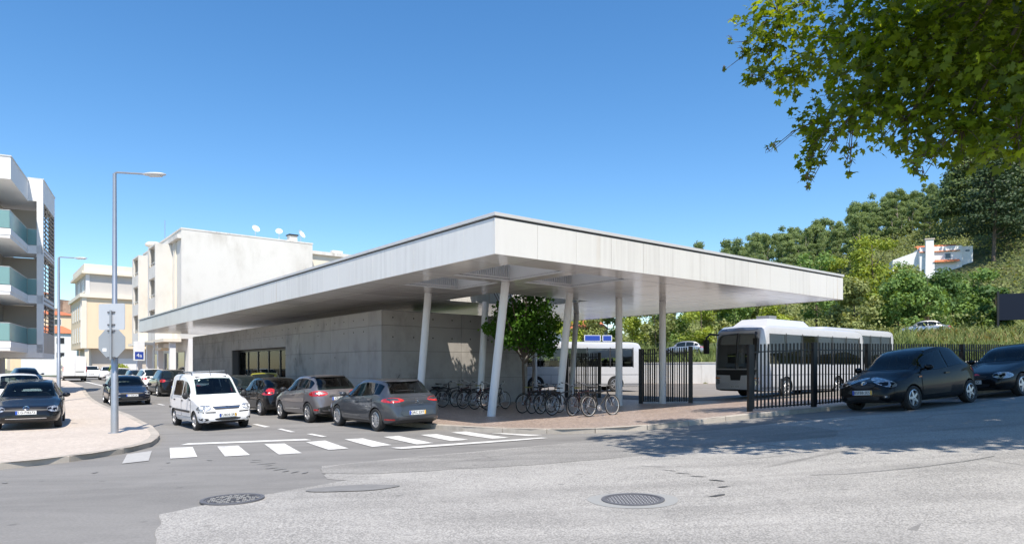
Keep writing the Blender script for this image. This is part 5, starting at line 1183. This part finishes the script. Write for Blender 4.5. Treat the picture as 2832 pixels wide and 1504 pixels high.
fence('slatted_fence','black vertical slat fence along the pavement by the supermini',[(6.9,19.5),(9.0,20.05),(11.13,21.05),(15.45,23.05),(19.8,24.95),(24.5,27.2)],1.86,.125,.05,tops=[2.28,2.36,2.36,2.42,2.46,2.5])
fence('gate_panel','black slatted gate panel standing between the coach and bicycles',[(5.77,30.1),(7.73,29.1)],2.42,.098,.05,.16,'gate',[.06,.05,.07,.07,.05,.08,.045,.045])
fence('gate_panel','black slatted gate panel in front of the silver coach',[(3.05,37.4),(4.80,36.9)],2.45,.10,.05,.18,'gate',[.045,.07,.045,.08,.07,.05])
# ------------------------------------------------------------------ lamp posts and signs
def lamp(x,y,h,label,arm=1.15):
    z=g(x,y)+.125; t=thing('street_lamp',label,'street lamp',(x,y,z),0,'street lamps on the left pavement')
    MB().tube([(0,0,0),(0,0,2.2),(0,0,2.22),(0,0,h)],[.10,.088,.075,.05],20).build('pole',m_galv,t,True,40)
    MB().tube([(0,0,h-.04),(.02,0,h+.02),(.1,0,h+.03),(arm-.28,-.02,h-.02)],.028,10).build('arm',m_galv,t,True,40)
    mb=MB(); mb.ball((arm,-.02,h-.03),(.34,.13,.055),16,8); mb.build('lamp_head',plain('lamp_head',(.62,.63,.64),.4,.3),t,True,50)
    MB().box(arm-.16,arm+.2,-.09,.06,h-.09,h-.075).build('lamp_lens',plain('lamp_lens',(.75,.75,.72),.2),t)
    MB().lathe([(.17,-.02),(.17,.015),(.10,.02)],20).build('base_plate',m_galv,t,True,40)
    return t
lamp(-11.38,19.25,7.42,'tall galvanised lamp post carrying the road signs')
lamp(-23.4,34.7,7.42,'lamp post beside the white apartment house with glass balconies')
sx_,sy_=-11.38,19.25
sg=thing('road_sign','grey backs of a square and octagonal road sign on the lamp post','road sign',(sx_+.08,sy_-.16,g(sx_,sy_)+.125),R(-12))
zc=lambda py:(1.6+(925-py)/1691*sy_)-(g(sx_,sy_)+.125)
a8=[(.46*math.cos(R(22.5+45*i))*1.03,.44*math.sin(R(22.5+45*i))) for i in range(8)]
def rrect(w,h,r,n=4): return [(sx*(w-r)+r*math.cos(a),sy*(h-r)+r*math.sin(a)) for sx,sy,a0 in((1,1,0),(-1,1,90),(-1,-1,180),(1,-1,270)) for a in[R(a0+90*k/n) for k in range(n+1)]]
def upright(poly,zc_,y0,y1):
    n=len(poly); return [(x,y0,zc_+z) for x,z in poly],[(x,y1,zc_+z) for x,z in poly]
mb=MB(); mb.hexa(*upright(a8,zc(863),-.09,-.075)); mb.build('octagon_plate',m_sign,sg)
mb=MB(); mb.hexa(*upright(rrect(.43,.37,.05),zc(798),-.09,-.075)); mb.build('square_plate',plain('sign_back_pale',(.55,.57,.60),.45,.3,var=.04),sg)
MB().box(-.30,-.17,-.0945,-.0905,zc(884),zc(876)).build('sticker',plain('sticker',(.75,.75,.74),.5),sg)
MB().tube([(0,-.125,zc(905)),(0,-.125,zc(782))],.03,12).build('mounting_tube',m_galv,sg,True)
for py in (787,818,833,899): MB().box(-.12,.12,-.118,-.0905,zc(py)-.02,zc(py)+.02).build('clamp',plain('clamp',(.13,.13,.14),.5,.4),sg)
for py in (833,899): MB().box(-.06,.06,-.074,.08,zc(py)-.025,zc(py)+.025).build('bracket',m_galv,sg)
# blue direction boards over the silver coach
bs=thing('direction_sign','pair of blue direction boards above the silver coach','road sign',(6.55,50.5,g(6.55,50.5)),R(8))
for x,w_ in ((-.52,.60),(.62,.34)):
    p=MB().hexa(*upright(rrect(w_+.03,.23,.05),3.95,-.02,.02)).build('board',solid('sign_rim',(.75,.76,.80),.4),bs); MB().hexa(*upright(rrect(w_-.02,.19,.04),3.95,-.026,-.021)).build('blue_face',m_blue,p)
for x,w_,ob in zip((-.52,.62),(0,0),[c for c in bs.children if c.name.startswith('board')]): ob.location.x=x
for x in (-.75,.55): MB().tube([(x,.05,-.1),(x,.05,4.1)],.035,8).build('post',m_galv,bs)
# ------------------------------------------------------------------ bicycles
def wheelset(name,R_,parent,x,tyre):
    def circ(r,n=28): return [(x+r*math.cos(2*math.pi*i/n),0,R_+r*math.sin(2*math.pi*i/n)) for i in range(n)]
    w=MB().tube(circ(R_-.020),.022,6,0,False,True).build(name,tyre,parent,True,60)
    rm=MB().tube(circ(R_-.047),.013,5,0,False,True).build('rim',plain('bike_rim',(.58,.57,.55),.35,.5),w,True,60)
    sp=MB()
    for i in range(18):
        a=2*math.pi*i/18; b=a+(.5 if i%2 else -.5); o=.03*(1 if i%2 else -1)
        sp.tube([(x+.022*math.cos(b),o,R_+.022*math.sin(b)),(x+(R_-.05)*math.cos(a),0,R_+(R_-.05)*math.sin(a))],.0022,3,0,False)
    sp.tube([(x,-.045,R_),(x,.045,R_)],.02,8); so=sp.build('spokes',m_alloy,w); so['kind']='stuff'
    return w
def bicycle(frame_m,basket=False,drop=False,saddle_m=None):
    t=thing('bicycle','','bicycle'); R_=.345; wb=1.06
    wheelset('rear_wheel',R_,t,0,m_tyre); wheelset('front_wheel',R_,t,wb,m_tyre)
    bb=(.43,0,.28); st_=(.30,0,.80); hd=(.86,0,.82); hd2=(.885,0,.72)
    f=MB(); f.tube([bb,st_],.021,8); f.tube([(.325,0,.74),hd],.023,8); f.tube([bb,hd2],.027,8); f.tube([hd,hd2],.028,8)
    for s in (-1,1): f.tube([(0,s*.06,R_),(bb[0],s*.03,bb[2])],.013,6); f.tube([(0,s*.06,R_),(.315,s*.02,.76)],.012,6)
    f.build('frame',frame_m,t,True,50)
    k=MB()
    for s in (-1,1): k.tube([(.875,s*.015,.74),(.90,s*.055,.66),(.98,s*.06,.48),(wb,s*.05,R_)],.016,6)
    k.build('fork',frame_m if not drop else plain('fork_silver',(.5,.5,.5),.35,.6),t,True,50)
    MB().tube([hd,(.83,0,.95),(.90,0,.98)],.014,8).build('stem',m_blackp,t,True)
    hb=[(.78,-.30,1.02),(.86,-.20,1.0),(.90,0,.98),(.86,.20,1.0),(.78,.30,1.02)]
    if drop: hb=[(.70,-.31,1.06),(.84,-.24,1.06),(.90,-.12,.99),(.90,.12,.99),(.84,.24,1.06),(.70,.31,1.06)]
    h=MB().tube(hb,.012,8).build('handlebar',plain('bar_alloy',(.6,.6,.6),.3,.7),t,True)
    for s in (-1,1): MB().tube([(hb[0][0]+.02,s*.28,hb[0][2]),(hb[0][0]-.06,s*.315,hb[0][2]+.01)],.017,8).build('grip',m_blackp,h); MB().tube([(.88,s*.17,1.0),(.93,s*.24,.98)],.006,5).build('brake_lever',m_alloy,h)
    MB().tube([st_,(.285,0,.90)],.013,8).build('seat_post',m_alloy,t)
    s=MB(); s.hexa([(.14,-.075,.90),(.14,.075,.90),(.30,.03,.91),(.42,.012,.905),(.42,-.012,.905),(.30,-.03,.91)],[(.13,-.085,.945),(.13,.085,.945),(.30,.035,.94),(.43,.016,.93),(.43,-.016,.93),(.30,-.035,.94)]); s.build('saddle',saddle_m or m_blackp,t,True,60)
    c=MB(); c.lathe([(.0,-.05),(.085,-.05),(.095,-.045),(.085,-.04),(.0,-.04)],20,0,Matrix.Translation(bb),'y'); c.tube([(bb[0],-.06,bb[2]),(bb[0]+.12,-.07,bb[2]-.11)],.011,6); c.tube([(bb[0],.06,bb[2]),(bb[0]-.12,.07,bb[2]+.11)],.011,6)
    c.box(bb[0]+.07,bb[0]+.17,-.16,-.07,bb[2]-.125,bb[2]-.10); c.box(bb[0]-.17,bb[0]-.07,.07,.16,bb[2]+.10,bb[2]+.125); c.build('crank',m_alloy,t)
    MB().tube([(0,-.045,R_+.035),(bb[0],-.045,bb[2]+.085)],.005,4).build('chain',m_blackp,t); 
    g_=[( (R_+.03)*math.cos(a),0,R_+(R_+.03)*math.sin(a)) for a in [R(d) for d in range(20,190,17)]]; MB().tube(g_,.014,5).build('mudguard',m_blackp,t,True)
    if basket:
        MB().hexa([(-.05,-.09,.74),(.22,-.09,.74),(.22,.09,.74),(-.05,.09,.74)],[(-.08,-.11,.80),(.24,-.11,.80),(.24,.11,.80),(-.08,.11,.80)]).build('rear_rack',m_blackp,t)
    return t
m_sad=plain('saddle_olive',(.22,.20,.06),.6)
MBK=[paint('bike_black',(.012,.012,.013),0,.35),paint('bike_maroon',(.07,.012,.014),0,.35),paint('bike_graphite',(.05,.052,.055),.4,.35)]
PROT=[bicycle(MBK[0],True,False),bicycle(MBK[1],False,True,m_sad),bicycle(MBK[2],True,True)]
BK=[(-1.45,26.15,1,'dark red bicycle just left of the column-side bicycle'),(.70,23.6,0,'black bicycle squeezed between the first two of the nearer row'),(-3.44,29.4,0,'far bicycle half hidden behind the slate grey car'),(-2.85,27.6,2,'second bicycle from the slate grey car'),(-2.35,27.9,1,'third bicycle from the slate grey car'),(-1.94,26.6,0,'fourth bicycle from the slate grey car'),(-.95,25.7,2,'bicycle standing right behind the front leaning column'),
    (.37,23.9,1,'bicycle with olive saddle just past the front leaning column'),(.99,23.35,0,'second bicycle past the front leaning column'),(1.35,22.6,2,'middle bicycle of the nearer row'),(1.96,21.9,1,'bicycle second nearest the kerb'),(2.43,21.2,0,'nearest bicycle at the edge of the canopy shadow')]
used=set()
for k,(x,y,p,lab) in enumerate(BK):
    o=PROT[p] if p not in used else copy_tree(PROT[p]); used.add(p); a=math.atan2(.71,.70)+R([-1,2,3,-4,5,-2,4,-3,2,-5,3,-8][k])
    o.location=(x,y,.003 if True else 0); o.rotation_euler=(R([-2,3,4,-3,3,5,-4,4,-3,4,3,-4][k]),0,a); o['label']=lab; o['group']='bicycles under the canopy'
    o.location.z=g(x,y)+.127
# ------------------------------------------------------------------ vegetation
def quads(P,N,S,rng,asp=.6,jit=.7):
    """rhombic leaf faces: centres P, rough normals N, sizes S"""
    n=len(P); N=N+rng.normal(0,jit,(n,3)); N/=np.linalg.norm(N,axis=1)[:,None]+1e-9
    A=rng.normal(0,1,(n,3)); A-=N*np.sum(A*N,1)[:,None]; A/=np.linalg.norm(A,axis=1)[:,None]+1e-9; B=np.cross(N,A); S=np.asarray(S)[:,None]
    co=np.stack([P-A*S*.5,P+B*S*.5*asp-A*S*.05,P+A*S*.5,P-B*S*.5*asp-A*S*.05],1).reshape(-1,3)
    return co,np.arange(4*n).reshape(n,4)
def lobes_pts(L,n,rng,shell=2.2):
    L=np.array(L,float); vol=(L[:,3]*L[:,4]*L[:,5])**(.75); i=rng.choice(len(L),n,p=vol/vol.sum()); D=rng.normal(0,1,(n,3)); D/=np.linalg.norm(D,axis=1)[:,None]
    r=rng.random(n)**(1/shell)*(.86+.28*rng.random(n)); P=L[i,:3]+D*L[i,3:6]*r[:,None]; return P,D
def leaves(name,L,n,size,mat,rng,parent=None,asp=.6,jit=.7,shell=2.2,up=.35,tint=None):
    P,D=lobes_pts(L,n,rng,shell); N=D.copy(); N[:,2]+=up; co,F=quads(P,N,size*(.6+.8*rng.random(n)),rng,asp,jit)
    cl=np.sin(P[:,0]*1.7+P[:,2]*2.3)*np.cos(P[:,1]*1.9-P[:,2]); t=np.clip(.5+.25*cl+rng.normal(0,.2,n),0,1)
    return npmesh(name,co,F,mat,t)
m_bark=plain('bark',(.13,.10,.075),.9,var=.35,scale=6,bump=.4); m_bark2=plain('eucalypt_bark',(.34,.29,.23),.85,var=.3,scale=3)
LM=dict(euc=leafmat('eucalypt_leaf',(.12,.185,.075),(.36,.44,.19),.45,(1.2,1.15,.6)),pine=leafmat('pine_needle',(.028,.055,.026),(.085,.125,.055),.2,(1.1,1.1,.7)),  # eucalypt leaf colours lightened and blued to stand in for distance haze
  green=leafmat('green_leaf',(.08,.16,.045),(.28,.42,.12),.4),yel=leafmat('yellow_green_leaf',(.19,.26,.04),(.44,.52,.09),.42),olive=leafmat('olive_leaf',(.12,.16,.05),(.36,.40,.15),.36),
  dark=leafmat('dark_leaf',(.05,.11,.035),(.16,.26,.08),.36),bright=leafmat('court_leaf',(.035,.11,.015),(.15,.32,.04),.45),plane=leafmat('plane_leaf',(.036,.078,.007),(.28,.37,.032),.58,(1.7,1.5,.3),.40,.45),
  reed=leafmat('reed_leaf',(.13,.19,.055),(.42,.48,.19),.34),dry=leafmat('dry_grass',(.26,.24,.09),(.60,.50,.25),.34))
def clumps(rng,H,W,n,lo=.35,rmin=.12,rmax=.22,flat=.75,taper=.5):
    L=[]
    for k in range(n):
        z=lo+(1-lo)*rng.random(); a=rng.random()*6.283; rr=W/2*(1-taper*abs((z-lo)/(1-lo)-.35)*1.2)*math.sqrt(rng.random())*.8; s=W*(rmin+(rmax-rmin)*rng.random())
        L.append((rr*math.cos(a),rr*math.sin(a),z*H-s*.4,s,s,s*flat))
    return L
def trunkmesh(rng,H,r,L,nb=6,bark=None):
    mb=MB(); top=Vector((rng.normal(0,.02)*H,rng.normal(0,.02)*H,H*.85)); mid=Vector((rng.normal(0,.015)*H,rng.normal(0,.015)*H,H*.45))
    mb.tube([(0,0,-.6),(0,0,.05*H),tuple(mid),tuple(top)],[r*1.25,r,r*.7,r*.2],8)
    for k in range(min(nb,len(L))):
        c=Vector(L[k*len(L)//nb][:3]); f=min(.9,max(.2,(c.z/H)*.75)); b=(Vector((0,0,0)).lerp(mid,f/.45*.9) if f<.45 else mid.lerp(top,(f-.45)/.5)); mb.tube([tuple(b),tuple(b.lerp(c,.5)+Vector((0,0,-.02*H))),tuple(c)],[r*.4,r*.25,r*.08],6)
    return mb.mesh('trunk',bark or m_bark,True,60)
def tree(name,label,x,y,H,W,kind,rng,n=3000,size=.32,nl=16,lo=.25,r=.16,group=None,cat='tree',z=None,flat=.75,taper=.5,bark=None,rmin=.14,rmax=.24):
    t=thing(name,label,cat,(x,y,T(x,y) if z is None else z),rng.random()*6.28,group); L=clumps(rng,H,W,nl,lo,rmin,rmax,flat,taper)
    link('trunk',trunkmesh(rng,H,r,L,6,bark),t); link('crown',leaves('crown',L,n,size,LM[kind],rng),t); return t
rg=np.random.default_rng(5)
# eucalyptus wood on the hill
EU=[]
for k in range(6):
    H=14.0; L=clumps(rg,H,6.2+.5*(k%3),17+2*(k%3),.38 if k<4 else .25,.11,.19,.72,.45); EU.append((trunkmesh(rg,H,.16,L,7,m_bark2),leaves('crown',L,8000,.30,LM['euc'],rg,up=.5)))
spots=[]
for Y in (98,106,114,122,130,138,146,154,162):
    x=Y*.20+rg.uniform(0,4)
    while x<Y*.80:
        xx,yy=x+rg.normal(0,1.0),Y+rg.normal(0,3); s_,t_=st(xx,yy); px=1288+xx/yy*1691
        if t_>-36 and s_>44 and (px>1740 or rg.random()<.5) and not (yy<112 and 2180<px<2460): spots.append((xx,yy))
        x+=3.3+rg.uniform(0,1.6)+(4.0 if x/Y<.33 else 0)
        
for k,(x,y) in enumerate(spots):
    t=thing('eucalyptus_tree','tall eucalyptus in the wood covering the hill','tree',(x,y,T(x,y)),rg.random()*6.28,'eucalyptus wood on the hill'); m=EU[k%6]; s=.82+.36*rg.random(); px=1288+x/y*1691
    top=np.interp(px,[1700,1755,1850,2000,2100,2180,2280,2400,2480,2576,2700],[640,612,606,578,548,505,482,452,417,397,380])+(rg.uniform(-14,14) if y>134 else rg.uniform(8,75))
    Hh=float(np.clip(1.6+(925-top)/1691*y-T(x,y),5.0,21.0)); sx=float(np.clip(Hh/14,.55,1.1))*(.75+.3*rg.random())
    t.scale=(sx,sx,Hh/14); link('trunk',m[0],t); link('crown',m[1],t)
# named trees between wood and yard (x from pixel column worked out once, in metres)
MID=[('broadleaf_tree','tall yellow green tree rising beside the canopy end',42.9,80,11.2,6.8,'yel',22,4200),('broadleaf_tree','deep green tree peeping over the end of the canopy',34.0,75,9.6,5.6,'green',18,3600),
('broadleaf_tree','olive green tree below the left side of the villa',45.2,77,6.8,6.0,'olive',18,3600),('broadleaf_tree','dark green bushy tree under the villa chimney',46.8,73,6.0,5.4,'dark',16,3200),('broadleaf_tree','yellowish tree behind the tall yellow green one',41.6,86,9.0,5.0,'yel',16,3000),
('shrub','olive brown shrub at the canopy end above the reeds',33.6,66,5.8,5.4,'olive',16,3600),('shrub','mid green shrub left of the silver grey car',37.6,65.5,6.4,5.8,'green',18,4200),('shrub','green shrub directly behind the silver grey car',40.4,65.2,6.6,5.6,'green',18,4200),
('shrub','leafy green shrub below the pine',44.6,65,6.6,5.2,'green',18,4000),('shrub','dark shrub next to the navy hoarding',44.2,61.5,4.8,3.6,'dark',14,2600),('shrub','round dark bush in front of the villa porch',56.0,86,2.9,5.0,'dark',12,2600),
('broadleaf_tree','pale green tree between the wood and the shrubs',49.0,84,6.6,5.6,'green',16,3000),('broadleaf_tree','olive tree standing uphill of the reeds',30.0,78,7.6,5.6,'olive',16,3000),('broadleaf_tree','bright green tree low on the slope above the coach roof',25.5,80,6.4,5.4,'green',16,3000)]
for nm,lab,x,y,H,W,k,nl,n in MID: tree(nm,lab,x,y,H,W,k,rg,n,.34,nl,.12 if nm=='shrub' else .28,.15 if nm!='shrub' else .07,'trees and shrubs below the wood')
for k,x in enumerate(np.linspace(6.5,29,11)):
    y=67+6*rg.random()+(29-x)*.28; tree('bank_bush','%s bush on the bank, %s from the small gabled house'%(['yellow green','olive','mid green'][k%3],['first','second','third','fourth','fifth','sixth','seventh','eighth','ninth','tenth','eleventh'][k]),x,y,4.3+1.6*rg.random(),4.6,['yel','olive','green'][k%3],rg,2600,.30,12,.05,.05,'bushes on the bank behind the coaches','bush')
# pine
PN=thing('pine_tree','large dark pine with bare lower trunk right of the villa','tree',(64.5,90,T(64.5,90)),0); L=[]
for k in range(34):
    f=k/33; z=4.0+f*12.5; a=k*2.4; rr=(1-f)**.75*4.2+.3; L.append((rr*.62*math.cos(a),rr*.62*math.sin(a),z,rr*.52+.5,rr*.52+.5,.75))
link('trunk',trunkmesh(rg,17.0,.24,L,12),PN); link('crown',leaves('crown',L,7000,.40,LM['pine'],rg,up=.6),PN)
for k,(x,y,s) in enumerate([(71.5,92,.95),(78,100,1.0),(70,104,.9),(76,110,1.0)]):
    t=thing('pine_tree','green pine at the right edge of the hill, %s of the group'%['nearest','second','third','farthest'][k],'tree',(x,y,T(x,y)),k*1.3,'pines at the right edge of the hill'); t.scale=(s,s,s); L2=[(a*1.05,b*1.05,c,d*1.15,e*1.15,f*1.3) for a,b,c,d,e,f in L]
    link('trunk',bpy.data.objects[PN.children[0].name].data,t); link('crown',leaves('crown',L2,5500,.46,LM['euc'],rg,up=.6),t)
# undergrowth, reeds, dry grass
n=110000; ss=rg.uniform(10.5,86,n)**1.0; tt=rg.uniform(-32,60,n); X=17.5+.53*ss+.85*tt; Y=62+.85*ss-.53*tt; k=(Y>45)&~((np.abs(X-60)<5)&(np.abs(Y-93)<5)); X,Y=X[k],Y[k]; hh=rg.random(len(X))**1.6*2.0*(.4+.6*(np.sin(X*.45)*np.cos(Y*.38)>-.2))
P=np.c_[X,Y,tv(X,Y)+hh]; co,F=quads(P,np.tile([0,-.4,.8],(len(P),1)),.30*(.6+.9*rg.random(len(P))),rg,.7,.7); tn=np.clip(.45+.35*np.sin(X*.3+1)*np.cos(Y*.25)+rg.normal(0,.18,len(P)),0,1)
tag(link('undergrowth',npmesh('undergrowth',co,F,LM['olive'],tn)),'low scrub covering the slope under the wood','scrub',kind='stuff')
def blades(name,n,s0,s1,t0,t1,h0,h1,wd,mat,label,cat,lean=.25,zoff=0):
    ss=rg.uniform(s0,s1,n); tt=rg.uniform(t0,t1,n); X=17.5+.53*ss+.85*tt; Y=62+.85*ss-.53*tt; Z=np.where(ss<3.2,np.maximum(tv(X,Y),1.7),tv(X,Y))+zoff; h=rg.uniform(h0,h1,n)*(.75+.25*np.sin(tt*.9)*np.cos(ss*1.3+tt*.4)); a=rg.uniform(0,6.283,n); lx,ly=rg.normal(0,lean,n)*h,rg.normal(0,lean,n)*h; c,s=np.cos(a)*wd,np.sin(a)*wd
    co=np.stack([np.c_[X-c,Y-s,Z],np.c_[X+c,Y+s,Z],np.c_[X+lx*.35+c*.8,Y+ly*.35+s*.8,Z+h*.6],np.c_[X+lx,Y+ly,Z+h*(1-.15*np.hypot(lx,ly)/h)],np.c_[X+lx*.35-c*.8,Y+ly*.35-s*.8,Z+h*.6]],1).reshape(-1,3)
    tag(link(name,npmesh(name,co,np.arange(5*n).reshape(n,5),mat,np.clip(rg.normal(.5,.25,n),0,1))),label,cat,kind='stuff')
blades('reeds',15000,.4,5.5,-24,24,.8,1.9,.045,LM['reed'],'dense green reeds along the bank behind the yard','reeds')
blades('dry_grass',16000,1.5,13,17,46,.35,.95,.03,LM['dry'],'dry yellow grass on the right part of the bank','grass',.35)
blades('tall_grass',7000,2.5,12,15,40,.5,1.4,.035,LM['reed'],'green grass tufts mixed into the dry bank','grass',.35)
# ------------------------------------------------------------------ courtyard tree
CT=thing('courtyard_tree','small leafy green tree growing up through the canopy opening','tree',(.50,29.0,.02)); r2=np.random.default_rng(3)
L=[(-.05,0,3.3,1.15,1.1,.95),(-.75,.1,3.5,.85,.8,.65),(.75,-.1,3.3,.85,.8,.75),(-.2,.1,4.2,.85,.8,.65),(.75,.05,4.15,.7,.7,.65),(-1.35,.0,3.25,.55,.55,.35),(-.6,-.1,2.75,.75,.7,.4),(.6,0,2.5,.8,.7,.42),(1.15,.1,2.75,.5,.5,.5),(1.1,.0,2.25,.35,.35,.28),(.35,.1,4.8,.6,.6,.4),(-.9,0,4.1,.5,.5,.4),(1.35,.1,3.5,.4,.4,.4),(.0,.1,5.6,1.3,1.2,.7),(-.9,.4,6.2,1.2,1.1,.8),(.9,.2,6.3,1.3,1.2,.9),(0,-.3,6.7,1.2,1.2,.8),(-1.6,.6,5.8,.9,.9,.5),(1.7,-.2,5.9,.9,.9,.5),(-2.0,-2.2,6.1,1.2,1.1,.7),(-1.0,-1.6,6.3,1.2,1.1,.6),(.2,-1.0,6.3,1.2,1.1,.6),(1.4,-.2,6.3,1.2,1.1,.6),(-.6,-.6,5.9,1.2,1.1,.6)]
mb=MB().tube([(0,0,-.05),(.01,0,.8),(-.02,.01,1.7),(.0,0,2.1),(.05,.02,3.2),(.05,0,4.2)],[.075,.062,.058,.05,.035,.012],10)
for c in L: mb.tube([(0,0,1.75+.25*(c[2]>3)),(c[0]*.45,c[1]*.5,(1.9+c[2])/2),(c[0],c[1],c[2])],[.035,.022,.006],6)
mb.build('trunk',m_bark,CT,True,60); link('crown',leaves('crown',L[:13],6800,.14,LM['bright'],r2,asp=.75,jit=.8,shell=2.2),CT); link('sun_block_crown',leaves('sun_block_crown',L[13:],24000,.17,LM['bright'],r2,asp=.75,jit=.8,shell=2.2),CT)  # upper leaves added unseen above the roof to block sun on the end wall
BU=tree('street_bush','light green bush beside the distant cars',-38.2,65.5,2.1,2.6,'yel',rg,1200,.25,9,.05,.04,None,'bush',z=g(-38.2,65.5))
# ------------------------------------------------------------------ plane tree overhanging the junction
PT=thing('plane_tree','plane tree with lobed leaves hanging over the right side','tree',(13.6,9.2,g(13.6,9.2)-.05)); bx,by,bz=PT.location
def atp(px,py,Y): return ((px-1288)/1691*Y,Y,1.6+(925-py)/1691*Y)
VIS=[(5.17,13.0,8.40,.78),(5.0,13.4,7.95,.45),(4.75,13.3,7.35,.25),(5.47,13.0,7.33,.62),(5.70,12.5,6.22,.50),(5.34,12.0,5.33,.26),(5.27,12.0,4.98,.16),(6.12,12.0,7.45,1.15),(5.86,11.5,5.99,.72),(5.73,11.5,5.17,.13),(6.26,11.0,6.64,1.15),(6.16,10.5,5.48,.72),(6.90,10.5,6.41,1.25),(6.69,10.0,5.18,.66),(6.16,10.0,4.76,.28),(7.29,10.0,5.89,1.25),(7.15,9.5,4.89,.55),(6.70,9.5,4.66,.26),(7.9,9.6,5.3,.9),(5.33,12.0,5.66,.20),(5.30,12.0,5.20,.13),(5.26,12.0,4.82,.09),(6.05,12,5.5,.16),(6.03,12,5.25,.11),(6.02,12,5.05,.08),(6.0,10.0,4.62,.14),(6.12,10.0,4.5,.1),(6.6,10,4.7,.14),(6.85,10,4.6,.12),(4.45,13.5,8.55,.16),(4.4,13.5,8.2,.11),(4.62,13.4,7.9,.16),(4.25,13.5,7.6,.07),(5.0,12.8,5.85,.16),(4.85,12.8,5.75,.10),(6.25,10.4,4.9,.2),(7.4,9.5,4.65,.2),(5.5,12.2,5.75,.25)]
OUT=[(4.3,9.0,8.3,1.2),(5.6,8.2,8.0,1.3),(7.0,8.0,7.6,1.4),(4.0,7.6,8.6,.9),(8.6,9.2,7.4,1.6),(10.2,9.0,7.6,1.8),(12.2,9.4,8.0,2.0),(14.4,9.6,8.2,2.0),(9.4,11.0,8.2,1.8),(11.4,11.8,8.4,1.9),(9.0,12.8,8.8,1.5),(6.6,10.2,9.4,1.5),(8.6,7.4,8.6,1.4),(12.8,12.4,8.2,1.8),(10.8,7.2,8.6,1.6),(3.4,10.2,9.2,.7),(13.6,7.2,8.4,1.6),(10.6,10.2,9.8,1.8),(8,9,10.5,2.4),(12,10,10.5,2.6),(6,9,10.5,2.0),(10,13,10.8,2.4),(14,14,11,2.6),(16,11,10,2.6),(12,17,10.5,2.2),(17,18,10.5,2.4),(9,6.5,10.5,2.2),(10.0,14.6,10.6,1.8),(12.5,15.2,8.6,2.0),(15.2,16.6,9.0,2.0),(8.2,14.8,11.0,1.4),(14.2,13.6,8.6,1.8),(17.0,14.5,9.0,2.0)]
def lob(L): return [(x-bx,y-by,z-bz,r,r,r*.85) for x,y,z,r in L]
LEAF=np.array([(0,-.10),(.16,-.30),(.30,-.22),(.50,-.02),(.30,.06),(.44,.36),(.20,.26),(0,.62),(-.20,.26),(-.44,.36),(-.30,.06),(-.50,-.02),(-.30,-.22),(-.16,-.30)])
def plane_leaves(L,n,size,rng,shell=2.0):
    P,D=lobes_pts(lob(L),n,rng,shell); N=D*.4; N[:,2]+=.7; N+=rng.normal(0,.55,(n,3)); N/=np.linalg.norm(N,axis=1)[:,None]
    A=rng.normal(0,1,(n,3)); A[:,2]-=1.1; A-=N*np.sum(A*N,1)[:,None]; A/=np.linalg.norm(A,axis=1)[:,None]; B=np.cross(N,A); S=size*(.45+.85*rng.random(n))
    q=LEAF; co=P[:,None]+B[:,None]*(q[None,:,0:1]*S[:,None,None])+A[:,None]*(q[None,:,1:2]*S[:,None,None])-N[:,None]*((q[None,:,0:1]**2*.45+q[None,:,1:2]**2*.2)*S[:,None,None])
    k=len(q); return npmesh('crown',co.reshape(-1,3),np.arange(k*n).reshape(n,k),LM['plane'],np.clip(rng.normal(.5,.28,n),0,1)**1.5)
r3=np.random.default_rng(21)
link('crown',plane_leaves(VIS,6800,.155,r3,2.0),PT); link('outer_crown',plane_leaves(OUT,41000,.25,r3,1.9),PT)
mb=MB().tube([(0,0,-.2),(0,0,1.2),(-.1,.05,3.0),(-.4,.1,4.6)],[.42,.34,.30,.26],14); mb.build('trunk',plain('plane_bark',(.30,.27,.20),.85,var=.4,scale=3),PT,True,60)
lm=MB()
for k,(x,y,z,r) in enumerate(OUT+VIS):
    if r>1.1: 
        e=Vector((x-bx,y-by,z-bz)); s0=Vector((-.3,.1,3.2+.08*k if k<18 else 4.4)); m1=s0.lerp(e,.45)+Vector((0,0,.55)); lm.tube([tuple(s0),tuple(m1),tuple(s0.lerp(e,.8)+Vector((0,0,.25))),tuple(e)],[.11 if k<18 else .07,.07 if k<18 else .04,.03,.010],7)
for (x,y,z,r) in VIS:
    if .45<r<=1.1:
        e=Vector((x-bx,y-by,z-bz)); s0=Vector((8.6-bx,9.6-by,8.2-bz)); m1=s0.lerp(e,.4)+Vector((r3.normal(0,.25),r3.normal(0,.25),.35)); m2=s0.lerp(e,.75)+Vector((r3.normal(0,.15),r3.normal(0,.15),.25)); lm.tube([tuple(s0),tuple(m1),tuple(m2),tuple(e)],[.06,.04,.022,.008],6)
tw=MB()
for (x,y,z,r) in VIS:
    for k in range(int(4+8*r)):
        d=Vector(r3.normal(0,1,3)).normalized()*r*.95; c=Vector((x-bx,y-by,z-bz)); tw.tube([tuple(c),tuple(c+d*.5+Vector((0,0,.05))),tuple(c+d)],[.010,.006,.003],4)
BIG=[v for v in VIS if v[3]>.4]
for (x,y,z,r) in VIS:
    if r<.3:
        q=min(BIG,key=lambda v:(v[0]-x)**2+(v[1]-y)**2+(v[2]-z)**2-v[3]**2); a=Vector((q[0]-bx,q[1]-by,q[2]-bz)); e=Vector((x-bx,y-by,z-bz-r*.6)); tw.tube([tuple(a),tuple(a.lerp(e,.5)+Vector((0,0,.08))),tuple(e)],[.012,.008,.004],5)
lm.build('limb',m_bark,PT,True,60); o=tw.build('twigs',m_bark,PT); o['kind']='stuff'
